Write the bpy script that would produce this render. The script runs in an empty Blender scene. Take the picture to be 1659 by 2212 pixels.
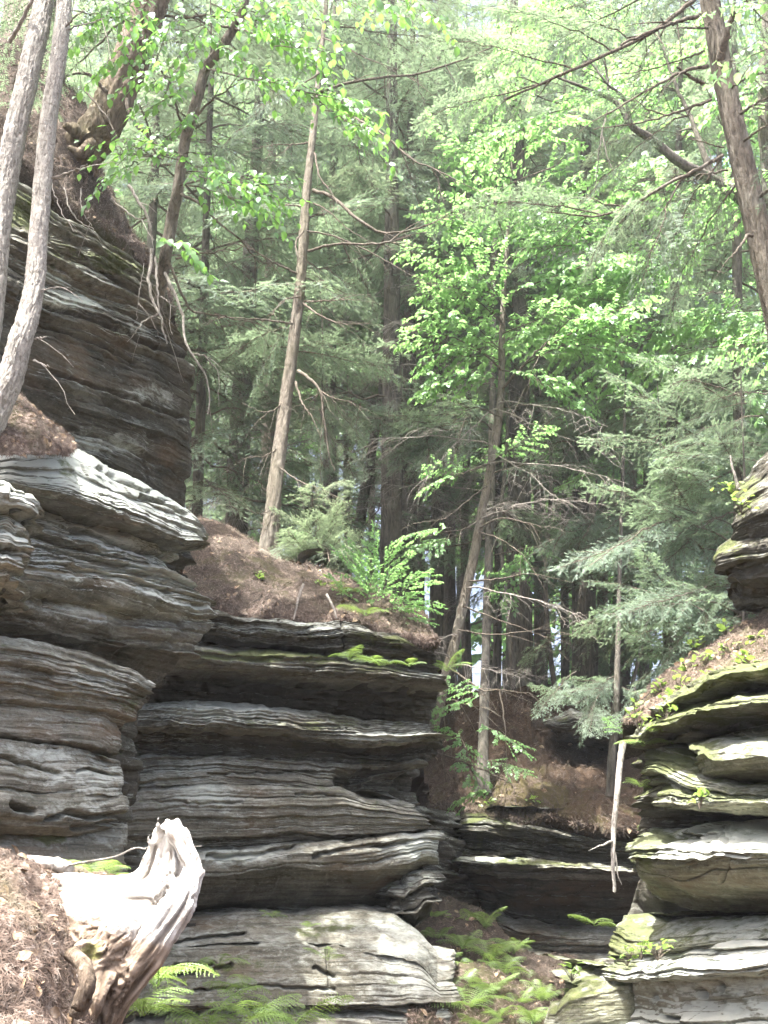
import bpy, math, random
import numpy as np
from mathutils import Vector, Matrix

# ------------------------------------------------------------------ camera, sky, sun, exposure
S = bpy.context.scene
PITCH = math.radians(17.0)
CAMZ = 1.7
cam_d = bpy.data.cameras.new('camera'); cam = bpy.data.objects.new('camera', cam_d)
S.collection.objects.link(cam)
cam.location = (0, 0, CAMZ); cam.rotation_euler = (math.radians(90) + PITCH, 0, 0)
cam_d.sensor_fit = 'VERTICAL'; cam_d.angle_y = math.radians(46.0)
cam_d.clip_start = 0.05; cam_d.clip_end = 500
S.camera = cam
SUN = Vector((-0.24, -0.17, 0.955)).normalized()          # towards the sun
wld = bpy.data.worlds.new('World'); S.world = wld; wld.use_nodes = True
wn = wld.node_tree; bg = wn.nodes['Background']
sky = wn.nodes.new('ShaderNodeTexSky'); sky.sky_type = 'NISHITA'; sky.sun_disc = False
sky.sun_elevation = math.asin(SUN.z); sky.sun_rotation = math.atan2(SUN.x, SUN.y)
sky.air_density = 0.7; sky.dust_density = 8.0; sky.ozone_density = 1.0
wn.links.new(sky.outputs[0], bg.inputs[0]); bg.inputs[1].default_value = 0.15
sun_d = bpy.data.lights.new('sun', 'SUN'); sun_d.energy = 5.0; sun_d.angle = math.radians(0.53)
sun_d.color = (1.0, 0.98, 0.94)
sun = bpy.data.objects.new('sun', sun_d); S.collection.objects.link(sun)
sun.rotation_euler = SUN.to_track_quat('Z', 'Y').to_euler()
S.view_settings.view_transform = 'Standard'; S.view_settings.look = 'None'
S.view_settings.exposure = 2.38; S.view_settings.gamma = 1.0
S.render.engine = 'CYCLES'
cy = S.cycles
cy.max_bounces = 6; cy.diffuse_bounces = 3; cy.glossy_bounces = 2; cy.transmission_bounces = 4
cy.transparent_max_bounces = 4; cy.volume_bounces = 0; cy.caustics_reflective = False; cy.caustics_refractive = False
cy.use_denoising = True; cy.use_adaptive_sampling = True; cy.adaptive_threshold = 0.035

HAZE = 0.001
# ------------------------------------------------------------------ helpers
rng = np.random.default_rng(7); random.seed(7)
COL = S.collection
F = 1106.0 / math.tan(math.radians(23.0)); CX, CY = 829.5, 1106.0
ct, st = math.cos(PITCH), math.sin(PITCH)

def PQ(qx, qy, Y):
    """point of the place seen at (qx,qy) of the 1659x2212 photo, Y metres ahead"""
    qx = np.asarray(qx, float); qy = np.asarray(qy, float); Y = np.asarray(Y, float)
    a = (qx - CX) / F; b = -(qy - CY) / F
    yy = ct - b * st; zz = st + b * ct
    t = Y / yy
    return np.stack(np.broadcast_arrays(a * t, Y, CAMZ + zz * t), -1)

def V3(q): return Vector(PQ(*q).tolist())

def _h(ix, iy, iz, seed):
    h = (ix * 374761393 + iy * 668265263 + iz * 2147483647 + seed * 974711) & 0xffffffff
    h = ((h ^ (h >> 13)) * 1274126177) & 0xffffffff
    h = ((h ^ (h >> 16)) * 2246822519) & 0xffffffff
    return ((h ^ (h >> 15)) & 0xffffff) / float(0xffffff) * 2 - 1

def vnoise(x, y, z, seed=0):
    x, y, z = np.broadcast_arrays(np.asarray(x, float), np.asarray(y, float), np.asarray(z, float))
    fx, fy, fz = np.floor(x), np.floor(y), np.floor(z)
    ix, iy, iz = fx.astype(np.int64), fy.astype(np.int64), fz.astype(np.int64)
    u, v, w = x - fx, y - fy, z - fz
    u = u * u * u * (u * (u * 6 - 15) + 10); v = v * v * v * (v * (v * 6 - 15) + 10); w = w * w * w * (w * (w * 6 - 15) + 10)
    r = 0
    for dx in (0, 1):
        for dy in (0, 1):
            for dz in (0, 1):
                r = r + _h(ix + dx, iy + dy, iz + dz, seed) * (u if dx else 1 - u) * (v if dy else 1 - v) * (w if dz else 1 - w)
    return r

def fbm(x, y, z, seed=0, octv=4, gain=0.5):
    r = 0; a = 1.0; f = 1.0
    for k in range(octv):
        r = r + a * vnoise(np.asarray(x) * f + 17.3 * k, np.asarray(y) * f - 9.1 * k, np.asarray(z) * f + 4.7 * k, seed + k)
        a *= gain; f *= 2.03
    return r

def mk(name, V, faces, mat, parent=None, smooth=True, attrs=None, matidx=None, raw=False):
    """one mesh object from world-space vertices; faces is an (n,3) or (n,4) array"""
    V = np.ascontiguousarray(V, dtype=np.float32).reshape(-1, 3)
    faces = np.asarray(faces, dtype=np.int32)
    me = bpy.data.meshes.new(name)
    off = np.zeros(3, np.float32)
    if parent is not None: off = np.array(parent.location, np.float32)
    if raw: off = np.zeros(3, np.float32)
    n, k = faces.shape
    me.vertices.add(len(V)); me.vertices.foreach_set('co', (V - off).ravel())
    me.loops.add(n * k); me.loops.foreach_set('vertex_index', faces.ravel())
    me.polygons.add(n)
    me.polygons.foreach_set('loop_start', np.arange(0, n * k, k, dtype=np.int32))
    if smooth: me.polygons.foreach_set('use_smooth', np.ones(n, dtype=bool))
    for m in (mat if isinstance(mat, (list, tuple)) else [mat]): me.materials.append(m)
    if matidx is not None: me.polygons.foreach_set('material_index', np.asarray(matidx, np.int32))
    for an, av in (attrs or {}).items():
        at = me.attributes.new(an, 'FLOAT', 'POINT'); at.data.foreach_set('value', np.asarray(av, np.float32).ravel())
    me.update(calc_edges=True); me.validate()
    o = bpy.data.objects.new(name, me); COL.objects.link(o)
    if parent is not None: o.parent = parent
    return o

def tag(o, label=None, cat=None, group=None, kind=None):
    if label: o['label'] = label
    if cat: o['category'] = cat
    if group: o['group'] = group
    if kind: o['kind'] = kind
    return o

def thing(name, loc, label, cat, group=None):
    o = bpy.data.objects.new(name, None); COL.objects.link(o)
    o.location = [float(c) for c in loc]; o.empty_display_size = 0.2
    return tag(o, label, cat, group)

def inst(name, mesh, parent, M):
    """a part that shares mesh data; M is its world matrix, the parent an unrotated Empty"""
    o = bpy.data.objects.new(name, mesh); COL.objects.link(o)
    M = M.copy(); M.translation = M.translation - (parent.location if parent else Vector((0, 0, 0)))
    o.parent = parent
    o.matrix_basis = M
    return o

def grid_faces(nr, nc, wrap=False):
    i = np.arange(nr - 1)[:, None]; j = np.arange(nc if wrap else nc - 1)[None, :]
    a = i * nc + j; b = i * nc + (j + 1) % nc
    return np.stack([a, b, b + nc, a + nc], -1).reshape(-1, 4)

class MB:
    """collects tubes and faces of one part"""
    def __init__(s): s.V = []; s.Fq = []; s.n = 0
    def add(s, V, Fc):
        V = np.asarray(V, float).reshape(-1, 3); Fc = np.asarray(Fc, int)
        s.V.append(V); s.Fq.append(Fc + s.n); s.n += len(V)
    def tube(s, pts, rad, seg=6, cap=True, disp=None):
        pts = np.asarray(pts, float); rad = np.broadcast_to(np.asarray(rad, float), (len(pts),)).copy()
        T = np.gradient(pts, axis=0); T /= np.linalg.norm(T, axis=1, keepdims=True) + 1e-9
        ref = np.array([0.31, 0.93, 0.17]); 
        if abs(T[0] @ ref) > 0.9: ref = np.array([0.9, -0.1, 0.3])
        N = np.cross(T, ref); N /= np.linalg.norm(N, axis=1, keepdims=True) + 1e-9
        B = np.cross(T, N)
        a = np.linspace(0, 2 * np.pi, seg, endpoint=False)
        R = rad[:, None]
        if disp is not None: R = R * (1 + disp(np.arange(len(pts)), a))
        P = pts[:, None, :] + R[..., None] * (np.cos(a)[None, :, None] * N[:, None, :] + np.sin(a)[None, :, None] * B[:, None, :])
        s.add(P, grid_faces(len(pts), seg, True))
        if cap:
            c = P[-1]; tip = pts[-1] + T[-1] * rad[-1] * 0.8
            V = np.vstack([c, tip[None]]); k = np.arange(seg)
            s.add(V, np.stack([k, (k + 1) % seg, np.full(seg, seg), np.full(seg, seg)], -1))
    def build(s, name, mat, parent=None, **kw):
        V = np.vstack(s.V); Fc = np.vstack([f if f.shape[1] == 4 else np.hstack([f, f[:, 2:3]]) for f in s.Fq])
        tri = Fc[:, 2] == Fc[:, 3]
        if tri.any():
            # quads split so that every face is a triangle
            q = Fc[~tri]; t = np.vstack([Fc[tri][:, :3], q[:, [0, 1, 2]], q[:, [0, 2, 3]]])
            return mk(name, V, t, mat, parent, **kw)
        return mk(name, V, Fc, mat, parent, **kw)

def smooth_path(pts, n):
    """Catmull-Rom through the points"""
    P = np.asarray(pts, float)
    P = np.vstack([2 * P[0] - P[1], P, 2 * P[-1] - P[-2]])
    m = len(P) - 3; u = np.linspace(0, m, n); i = np.minimum(u.astype(int), m - 1); t = (u - i)[:, None]
    a, b, c, d = P[i], P[i + 1], P[i + 2], P[i + 3]
    return 0.5 * (2 * b + (c - a) * t + (2 * a - 5 * b + 4 * c - d) * t ** 2 + (3 * b - a - 3 * c + d) * t ** 3)

# ------------------------------------------------------------------ materials
def new_mat(name):
    m = bpy.data.materials.new(name); m.use_nodes = True
    nt = m.node_tree; nt.nodes.clear()
    out = nt.nodes.new('ShaderNodeOutputMaterial')
    return m, nt, out

class NT:
    def __init__(s, nt): s.nt = nt
    def n(s, t, **kw):
        nd = s.nt.nodes.new(t)
        for k, v in kw.items(): setattr(nd, k, v)
        return nd
    def l(s, a, b): s.nt.links.new(a, b)
    def mapping(s, scale, src='Position'):
        if src == 'Position': c = s.n('ShaderNodeNewGeometry').outputs['Position']
        else: c = s.n('ShaderNodeTexCoord').outputs[src]
        m = s.n('ShaderNodeMapping'); m.inputs['Scale'].default_value = scale; s.l(c, m.inputs['Vector']); return m.outputs[0]
    def noise(s, vec, scale, detail=5, rough=0.55, dist=0.0):
        t = s.n('ShaderNodeTexNoise'); t.inputs['Scale'].default_value = scale; t.inputs['Detail'].default_value = detail
        t.inputs['Roughness'].default_value = rough; t.inputs['Distortion'].default_value = dist
        if vec is not None: s.l(vec, t.inputs['Vector'])
        return t.outputs['Fac']
    def ramp(s, fac, stops, interp='LINEAR'):
        r = s.n('ShaderNodeValToRGB'); r.color_ramp.interpolation = interp
        e = r.color_ramp.elements
        while len(e) < len(stops): e.new(0.5)
        for el, (p, c) in zip(e, stops):
            el.position = p; el.color = (c, c, c, 1) if isinstance(c, (int, float)) else (*c, 1)
        s.l(fac, r.inputs[0]); return r.outputs[0]
    def mix(s, fac, a, b, mode='MIX'):
        m = s.n('ShaderNodeMix'); m.data_type = 'RGBA'; m.blend_type = mode
        for sock, v in ((m.inputs[0], fac), (m.inputs[6], a), (m.inputs[7], b)):
            if isinstance(v, (int, float)): sock.default_value = v if sock == m.inputs[0] else (v, v, v, 1)
            elif isinstance(v, tuple): sock.default_value = (*v, 1)
            else: s.l(v, sock)
        return m.outputs[2]
    def math(s, op, a, b=None, clamp=False):
        m = s.n('ShaderNodeMath'); m.operation = op; m.use_clamp = clamp
        for sock, v in ((m.inputs[0], a), (m.inputs[1], b)):
            if v is None: continue
            if isinstance(v, (int, float)): sock.default_value = v
            else: s.l(v, sock)
        return m.outputs[0]
    def attr(s, name):
        a = s.n('ShaderNodeAttribute'); a.attribute_name = name; return a.outputs['Fac']
    def bump(s, h, strength, dist=0.02, normal=None):
        b = s.n('ShaderNodeBump'); b.inputs['Strength'].default_value = strength; b.inputs['Distance'].default_value = dist
        s.l(h, b.inputs['Height'])
        if normal is not None: s.l(normal, b.inputs['Normal'])
        return b.outputs[0]
    def principled(s, col, rough, normal=None, spec=0.3):
        p = s.n('ShaderNodeBsdfPrincipled'); p.inputs['Specular IOR Level'].default_value = spec
        if isinstance(col, tuple): p.inputs['Base Color'].default_value = (*col, 1)
        else: s.l(col, p.inputs['Base Color'])
        if isinstance(rough, (int, float)): p.inputs['Roughness'].default_value = rough
        else: s.l(rough, p.inputs['Roughness'])
        if normal is not None: s.l(normal, p.inputs['Normal'])
        return p.outputs[0]

def rock_material(name, dark, mid, pale, lichen_amt=0.5, moss_up=0.3, lichen_toplight=0.2):
    m, nt, out = new_mat(name); N = NT(nt)
    pos = N.mapping((1, 1, 1)); lay = N.mapping((0.7, 0.7, 7.0)); lay2 = N.mapping((1.6, 1.6, 30.0))
    big = N.noise(lay, 1.3, 6, 0.6, 0.4)
    fine = N.noise(lay2, 1.5, 6, 0.65)
    blot = N.noise(pos, 2.3, 7, 0.65)
    c = N.mix(N.ramp(big, [(0.30, 0.0), (0.68, 1.0)]), dark, mid)
    c = N.mix(N.ramp(blot, [(0.45, 0.0), (0.72, 0.75)]), c, pale)
    c = N.mix(N.ramp(fine, [(0.36, 0.6), (0.56, 0.0)]), c, tuple(v * 0.5 for v in dark))
    seam = N.noise(N.mapping((1.1, 1.1, 42.0)), 1.0, 4, 0.6, 0.25)
    c = N.mix(N.ramp(seam, [(0.30, 0.75), (0.40, 0.0)]), c, tuple(v * 0.28 for v in dark))
    c = N.mix(N.ramp(seam, [(0.60, 0.0), (0.74, 0.5)]), c, tuple(min(0.6, v * 1.25) for v in pale))
    grit = N.noise(N.mapping((1, 1, 1.5)), 38.0, 5, 0.75)
    c = N.mix(N.ramp(grit, [(0.34, 0.6), (0.46, 0.0)]), c, tuple(v * 0.45 for v in dark))
    c = N.mix(N.ramp(grit, [(0.58, 0.0), (0.68, 0.5)]), c, tuple(min(0.6, v * 1.3) for v in pale))
    # rust-brown stain
    rn = N.noise(N.mapping((0.8, 0.8, 2.2)), 2.0, 5, 0.6)
    rf = N.math('MULTIPLY', N.ramp(rn, [(0.42, 0.0), (0.62, 1.0)]), N.math('ADD', N.attr('rust'), 0.07), True)
    c = N.mix(rf, c, (0.17, 0.105, 0.058))
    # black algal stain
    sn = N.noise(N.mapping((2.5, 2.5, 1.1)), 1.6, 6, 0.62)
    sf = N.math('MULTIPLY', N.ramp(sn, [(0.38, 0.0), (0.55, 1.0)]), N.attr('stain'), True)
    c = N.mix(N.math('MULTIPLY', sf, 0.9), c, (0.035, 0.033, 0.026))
    # pale lichen crust: spots, and ledge tops paled as if skylit
    vor = N.n('ShaderNodeTexVoronoi'); vor.inputs['Scale'].default_value = 9.0; N.l(pos, vor.inputs['Vector'])
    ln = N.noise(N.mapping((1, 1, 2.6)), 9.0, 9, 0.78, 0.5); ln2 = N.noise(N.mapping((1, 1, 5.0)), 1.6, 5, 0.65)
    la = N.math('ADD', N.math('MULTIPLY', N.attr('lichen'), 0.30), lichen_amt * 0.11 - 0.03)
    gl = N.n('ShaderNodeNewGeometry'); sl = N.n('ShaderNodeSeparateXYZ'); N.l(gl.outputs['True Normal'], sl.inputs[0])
    la = N.math('ADD', la, N.ramp(sl.outputs['Z'], [(0.02, 0.0), (0.55, lichen_toplight)]))  # upward faces paler: lichen growth plus skylight on the tops, put into the colour
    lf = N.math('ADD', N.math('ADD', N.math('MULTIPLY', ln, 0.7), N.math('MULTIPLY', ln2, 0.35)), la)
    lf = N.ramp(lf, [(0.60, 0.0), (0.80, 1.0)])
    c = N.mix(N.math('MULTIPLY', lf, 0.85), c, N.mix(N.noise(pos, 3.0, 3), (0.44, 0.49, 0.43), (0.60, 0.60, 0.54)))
    # moss: on ledge tops and where it was seen
    geo = N.n('ShaderNodeNewGeometry'); sep = N.n('ShaderNodeSeparateXYZ'); N.l(geo.outputs['True Normal'], sep.inputs[0])
    up = N.ramp(sep.outputs['Z'], [(0.15, 0.0), (0.8, moss_up)])
    mn = N.noise(pos, 4.5, 7, 0.7)
    mf = N.math('ADD', N.math('ADD', N.attr('moss'), up), N.math('MULTIPLY', N.math('SUBTRACT', mn, 0.5), 2.2))
    mf = N.ramp(mf, [(0.45, 0.0), (0.72, 1.0)])
    mcol = N.mix(N.noise(pos, 11.0, 4), (0.055, 0.07, 0.022), (0.14, 0.158, 0.055))
    c = N.mix(N.math('MULTIPLY', mf, 0.88), c, mcol)
    h = N.math('ADD', N.math('MULTIPLY', fine, 0.8), N.math('MULTIPLY', N.noise(pos, 30.0, 8, 0.75), 1.0))
    h = N.math('ADD', h, N.math('MULTIPLY', seam, 0.7))
    h = N.math('ADD', h, N.math('MULTIPLY', mf, N.noise(pos, 60.0, 3)))
    nrm = N.bump(h, 0.75, 0.025)
    N.l(N.principled(c, N.math('SUBTRACT', 0.92, N.math('MULTIPLY', sf, 0.25)), nrm, 0.25), out.inputs[0])
    return m

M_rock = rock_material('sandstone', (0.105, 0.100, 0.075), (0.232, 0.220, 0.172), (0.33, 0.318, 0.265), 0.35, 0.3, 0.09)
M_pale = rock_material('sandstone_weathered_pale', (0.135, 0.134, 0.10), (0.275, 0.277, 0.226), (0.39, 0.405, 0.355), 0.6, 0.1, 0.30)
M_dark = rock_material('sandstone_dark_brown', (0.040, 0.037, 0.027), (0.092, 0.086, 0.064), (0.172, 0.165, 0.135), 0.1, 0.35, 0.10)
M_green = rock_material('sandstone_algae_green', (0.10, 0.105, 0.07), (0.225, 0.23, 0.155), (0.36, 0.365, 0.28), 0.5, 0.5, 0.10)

def soil_material(name, a, b, g, mossy=0.35):
    m, nt, out = new_mat(name); N = NT(nt); pos = N.mapping((1, 1, 1))
    n1 = N.noise(pos, 1.7, 6, 0.65); n2 = N.noise(pos, 38.0, 6, 0.75, 1.5); n3 = N.noise(pos, 3.0, 5, 0.6)
    c = N.mix(N.ramp(n1, [(0.35, 0.0), (0.65, 1.0)]), a, b)
    c = N.mix(N.ramp(n2, [(0.40, 0.7), (0.58, 0.0)]), c, tuple(v * 0.35 for v in a))
    c = N.mix(N.ramp(n2, [(0.60, 0.0), (0.72, 0.6)]), c, g)
    ms = N.ramp(N.math('ADD', n3, N.math('MULTIPLY', N.attr('moss'), 0.4)), [(0.58, 0.0), (0.70, mossy)])
    c = N.mix(ms, c, (0.10, 0.105, 0.03))
    h = N.math('ADD', n2, N.math('MULTIPLY', N.noise(pos, 120.0, 3, 0.7), 0.5))
    N.l(N.principled(c, 0.95, N.bump(h, 0.9, 0.03), 0.15), out.inputs[0]); return m
M_soil = soil_material('needle_duff', (0.078, 0.061, 0.047), (0.145, 0.116, 0.092), (0.27, 0.235, 0.195))
M_forest = soil_material('forest_floor', (0.07, 0.045, 0.03), (0.12, 0.08, 0.05), (0.18, 0.13, 0.09))

def bark_material(name, a, b, lich=0.3, sc=1.0, mossg=0.0, stretch=0.22):
    m, nt, out = new_mat(name); N = NT(nt)
    v = N.mapping((1, 1, stretch)); pos = N.mapping((1, 1, 1))
    ridg = N.noise(v, 28.0 * sc, 6, 0.7, 1.2); big = N.noise(pos, 3.0, 4, 0.6); fl = N.noise(N.mapping((1, 1, 0.5)), 60.0 * sc, 5, 0.7)
    c = N.mix(N.ramp(ridg, [(0.36, 0.0), (0.58, 1.0)]), a, b)
    c = N.mix(N.ramp(fl, [(0.28, 0.8), (0.40, 0.0)]), c, tuple(v * 0.35 for v in a))
    c = N.mix(N.ramp(fl, [(0.55, 0.0), (0.7, 0.5)]), c, tuple(min(1, x * 1.35) for x in b))
    c = N.mix(N.ramp(big, [(0.55, 0.0), (0.75, lich)]), c, (0.38, 0.39, 0.33))
    if mossg > 0:
        c = N.mix(N.ramp(N.noise(pos, 1.8, 5, 0.6), [(0.45, 0.0), (0.7, mossg)]), c, (0.13, 0.14, 0.05))
    h = N.math('ADD', ridg, N.math('MULTIPLY', fl, 0.5))
    N.l(N.principled(c, 0.9, N.bump(h, 1.0, 0.035), 0.2), out.inputs[0]); return m
M_bark_pale = bark_material('bark_pale_flaky', (0.235, 0.215, 0.185), (0.54, 0.51, 0.455), 0.25, 1.3, 0.12, 0.55)
M_bark_brown = bark_material('bark_brown_furrowed', (0.075, 0.055, 0.038), (0.20, 0.155, 0.115), 0.15, 0.7, 0.3)
M_bark_grey = bark_material('bark_grey_brown', (0.088, 0.075, 0.058), (0.21, 0.182, 0.145), 0.3, 0.8, 0.2)
M_bark_dark = bark_material('bark_dark', (0.062, 0.056, 0.047), (0.15, 0.134, 0.112), 0.25, 0.6, 0.15)
M_twig = bark_material('twig_grey_brown', (0.075, 0.062, 0.045), (0.19, 0.16, 0.125), 0.3, 1.0)
M_dead = bark_material('twig_bleached_grey', (0.19, 0.165, 0.14), (0.40, 0.365, 0.32), 0.3, 1.0)

def leaf_material(name, c1, c2, trans, tfac=0.45, gloss=0.06, rough=0.45):
    m, nt, out = new_mat(name); N = NT(nt)
    oi = N.n('ShaderNodeObjectInfo').outputs['Random']
    nz = N.noise(N.mapping((1, 1, 1)), 1.1, 3, 0.6)
    nf = N.noise(N.mapping((1, 1, 1)), 13.0, 2, 0.6)
    f = N.math('ADD', N.math('MULTIPLY', oi, 0.35), N.math('MULTIPLY', N.math('ADD', nz, nf), 0.5))
    c = N.mix(N.ramp(f, [(0.30, 0.0), (0.95, 1.0)]), c1, c2)
    d = N.n('ShaderNodeBsdfDiffuse'); N.l(c, d.inputs[0])
    t = N.n('ShaderNodeBsdfTranslucent'); t.inputs[0].default_value = (*trans, 1)
    s1 = N.n('ShaderNodeMixShader'); s1.inputs[0].default_value = tfac; N.l(d.outputs[0], s1.inputs[1]); N.l(t.outputs[0], s1.inputs[2])
    g = N.n('ShaderNodeBsdfGlossy'); g.inputs['Roughness'].default_value = rough; g.inputs[0].default_value = (0.9, 0.95, 1, 1)
    s2 = N.n('ShaderNodeMixShader'); s2.inputs[0].default_value = gloss; N.l(s1.outputs[0], s2.inputs[1]); N.l(g.outputs[0], s2.inputs[2])
    N.l(s2.outputs[0], out.inputs[0]); return m
M_leaf = leaf_material('leaf_bright_green', (0.075, 0.18, 0.045), (0.155, 0.29, 0.08), (0.25, 0.50, 0.10), 0.5, 0.05)
M_leaf2 = leaf_material('leaf_fresh_green', (0.10, 0.21, 0.075), (0.205, 0.335, 0.13), (0.33, 0.58, 0.19), 0.5, 0.04)
M_hem = leaf_material('hemlock_needles', (0.088, 0.135, 0.092), (0.20, 0.26, 0.18), (0.27, 0.37, 0.21), 0.42, 0.02, 0.5)
M_hem_pale = leaf_material('hemlock_needles_pale', (0.13, 0.175, 0.115), (0.24, 0.295, 0.195), (0.31, 0.40, 0.22), 0.42, 0.02, 0.5)
M_fern = leaf_material('fern_green', (0.12, 0.20, 0.055), (0.22, 0.31, 0.09), (0.30, 0.45, 0.09), 0.4, 0.04)
# ------------------------------------------------------------------ rock layers
def seg_dist(qx, qy, pts):
    d = np.full(qx.shape, 1e9)
    for (x0, y0), (x1, y1) in zip(pts[:-1], pts[1:]):
        vx, vy = x1 - x0, y1 - y0; L = vx * vx + vy * vy + 1e-9
        t = np.clip(((qx - x0) * vx + (qy - y0) * vy) / L, 0, 1)
        d = np.minimum(d, np.hypot(qx - x0 - t * vx, qy - y0 - t * vy))
    return d

def sm(a, k):
    if k < 2: return a
    ker = np.hanning(k + 2)[1:-1]; ker /= ker.sum()
    p = np.pad(a, (k, k), mode='reflect', reflect_type='odd')
    return np.convolve(p, ker, mode='same')[k:-k]

_seed = [100]
def rock_layer(parent, mat, top, bot, dep, prof=((0, -0.05), (0.15, 0), (0.85, 0), (1, -0.05)), bed=(0.03, 0.09, 0.05),
               endR=None, endL=None, back=1.0, backb=None, cracks=(), paint=(), rough=1.0, res=(2.2, 1.6), rise=0.03, wig=2.5, name='rock_layer', smear=0.5):
    """one bed of the outcrop: a face between two edge lines, its top and its underside, corners that turn back"""
    _seed[0] += 7; sd = _seed[0]
    top = [list(p) for p in top]; bot = [list(p) for p in bot]
    dx_, dy_ = zip(*dep)
    def Yat(x): return np.interp(x, dx_, dy_)
    if endR:
        for e in (top, bot): e[-1][0] -= endR * F / Yat(e[-1][0]) * 0.9
    if endL:
        for e in (top, bot): e[0][0] += endL * F / Yat(e[0][0]) * 0.9
    W = max(top[-1][0] - top[0][0], bot[-1][0] - bot[0][0])
    nu = max(12, int(W / res[0]))
    u = np.linspace(0, 1, nu)
    def line(e):
        ex, ey = zip(*e); x = ex[0] + (ex[-1] - ex[0]) * u
        y = sm(np.interp(x, ex, ey), max(1, nu // 22)); return x, y
    tx, ty = line(top); bx_, by_ = line(bot)
    ty = ty + wig * vnoise(tx / 28, sd, 0.3, 1) + wig * .5 * vnoise(tx / 9, sd, 0.3, 2); by_ = by_ + wig * vnoise(bx_ / 24, sd, 7.3, 3) + wig * .5 * vnoise(bx_ / 8, sd, 7.3, 4)
    by_ = by_ + 5
    H = max(6, float(np.max(by_ - ty)))
    nv = max(8, int(H / res[1])); v = np.linspace(0, 1, nv)[:, None]
    qx = tx + (bx_ - tx) * v; qy = ty + (np.maximum(by_, ty + 2) - ty) * v
    pv, po = zip(*prof)
    vw = np.clip(v + 0.05 * vnoise(qx / 260, v * 0.7, sd + 0.5, 5), 0, 1)
    off = np.interp(vw, pv, po) * (1 + 0.25 * vnoise(qx / 330, 0.3, sd, 6))
    P = PQ(qx, qy, Yat(qx) - off)                            # nv,nu,3
    mid = P[nv // 2]
    T = np.gradient(mid[:, :2], axis=0)
    for k in range(2): T[:, k] = sm(T[:, k], max(1, nu // 8))
    T /= np.linalg.norm(T, axis=1, keepdims=True) + 1e-9
    n2 = np.stack([T[:, 1], -T[:, 0]], -1)                    # outward (towards the camera side)
    if n2[len(n2) // 2, 1] > 0: n2 = -n2
    # corners
    wid = float(np.linalg.norm(mid[-1] - mid[0])); capd = [np.ones(nu)]
    cols = [P]; norms = [n2]; qxs = [qx]; qys = [qy]
    def corner(j, r, sgn):
        n = n2[j]; t = T[j] * sgn
        base = P[:, j, :]
        m = max(8, int(r * 1.6 * F / base[0, 1] / 3.0)); out = []; nn = []
        for k in range(1, m + 1):
            a = k / m * math.radians(95)
            d = n * math.cos(a) + t * math.sin(a)
            q = base.copy(); q[:, :2] += (-n * r + d * r)[None]; out.append(q); nn.append(d)
        dirb = -n * math.cos(math.radians(5)) - t * math.sin(math.radians(5))
        last = out[-1]
        L = back * 1.6; mm = int(L / 0.06)
        for k in range(1, mm + 1):
            q = last.copy(); q[:, :2] += dirb[None] * (L * k / mm); out.append(q); nn.append(nn[m - 1])
        return np.stack(out, 1), np.array(nn)
    if endR:
        o, nn = corner(-1, endR, 1); c = o.shape[1]
        cols.append(o); norms.append(nn); capd.append(np.full(c, min(1, 0.4 * wid / back))); ex = np.arange(1, c + 1)[None, :] * res[0]
        qxs.append(qx[:, -1:] + ex * 0.3); qys.append(np.repeat(qy[:, -1:], c, 1))
    if endL:
        o, nn = corner(0, endL, -1); c = o.shape[1]
        capd.insert(0, np.full(c, min(1, 0.4 * wid / back))); cols.insert(0, o[:, ::-1]); norms.insert(0, nn[::-1]); ex = np.arange(c, 0, -1)[None, :] * res[0]
        qxs.insert(0, qx[:, :1] - ex * 0.3); qys.insert(0, np.repeat(qy[:, :1], c, 1))
    P = np.concatenate(cols, 1); n2 = np.concatenate(norms, 0); qx = np.concatenate(qxs, 1); qy = np.concatenate(qys, 1)
    NUc = P.shape[1]; capd = np.concatenate(capd)
    X, Y, Z = P[..., 0], P[..., 1], P[..., 2]
    disp = 0.0
    # thin beds
    thick = float(np.mean(P[0, :, 2] - P[-1, :, 2]))
    tmin, tmax, amp = bed
    ed = [0.0]
    r = random.Random(sd)
    while ed[-1] < thick * 1.15: ed.append(ed[-1] + tmin * (tmax / tmin) ** (r.random() ** 1.6))
    ed = np.array(ed)
    w = v * thick + 0.035 * fbm(X * .9, Y * .9, sd, 8, 3) * (thick > 0.12) + 0.01 * vnoise(X * 4, Y * 4, Z * 4, 9)
    def bedf(w, sd2, ed):
        i = np.clip(np.searchsorted(ed, w) - 1, 0, len(ed) - 2)
        t = np.clip((w - ed[i]) / (ed[i + 1] - ed[i]), 0, 1)
        pr = _h(i.astype(np.int64), i * 0 + 3, i * 0 + sd2, 5)
        loc = vnoise(X * 1.3 + Y * .7, i * 3.71, sd2, 11) + 0.5 * vnoise(X * 3.4 + Y * 1.9, i * 5.13, sd2, 12)
        sb = X * 0.9 + Y * 0.6 + 0.12 * vnoise(X * 3, Y * 3, Z * 3, 14)
        fq = 1.2 + 3.2 * (0.5 + 0.5 * _h(i.astype(np.int64), i * 0 + 8, i * 0 + sd2, 6))
        blk = _h(i.astype(np.int64), np.floor(sb * fq + 7.7 * pr).astype(np.int64), i * 0 + sd2, 7)
        p = 0.5 * pr + smear * 0.8 * loc + 0.42 * blk
        lip = 1 - np.abs(2 * (t ** 0.8) - 1) ** 7
        tl = np.where(t < 0.84, -0.5 + 1.0 * (t / 0.84) ** 0.85, 0.5 - 1.15 * ((t - 0.84) / 0.16) ** 0.8)   # sloping top, blunt nose, undercut
        return p, lip, tl
    p, lip, tl = bedf(w, sd, ed)
    reg = np.clip(0.5 + 0.95 * vnoise(X * .75 + Y * .3, sd, w * 2.6, 54) + 0.4 * vnoise(X * 2.1, Y * 2.1, w * 7, 55), 0.06, 1.0)
    tl = tl * reg
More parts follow.
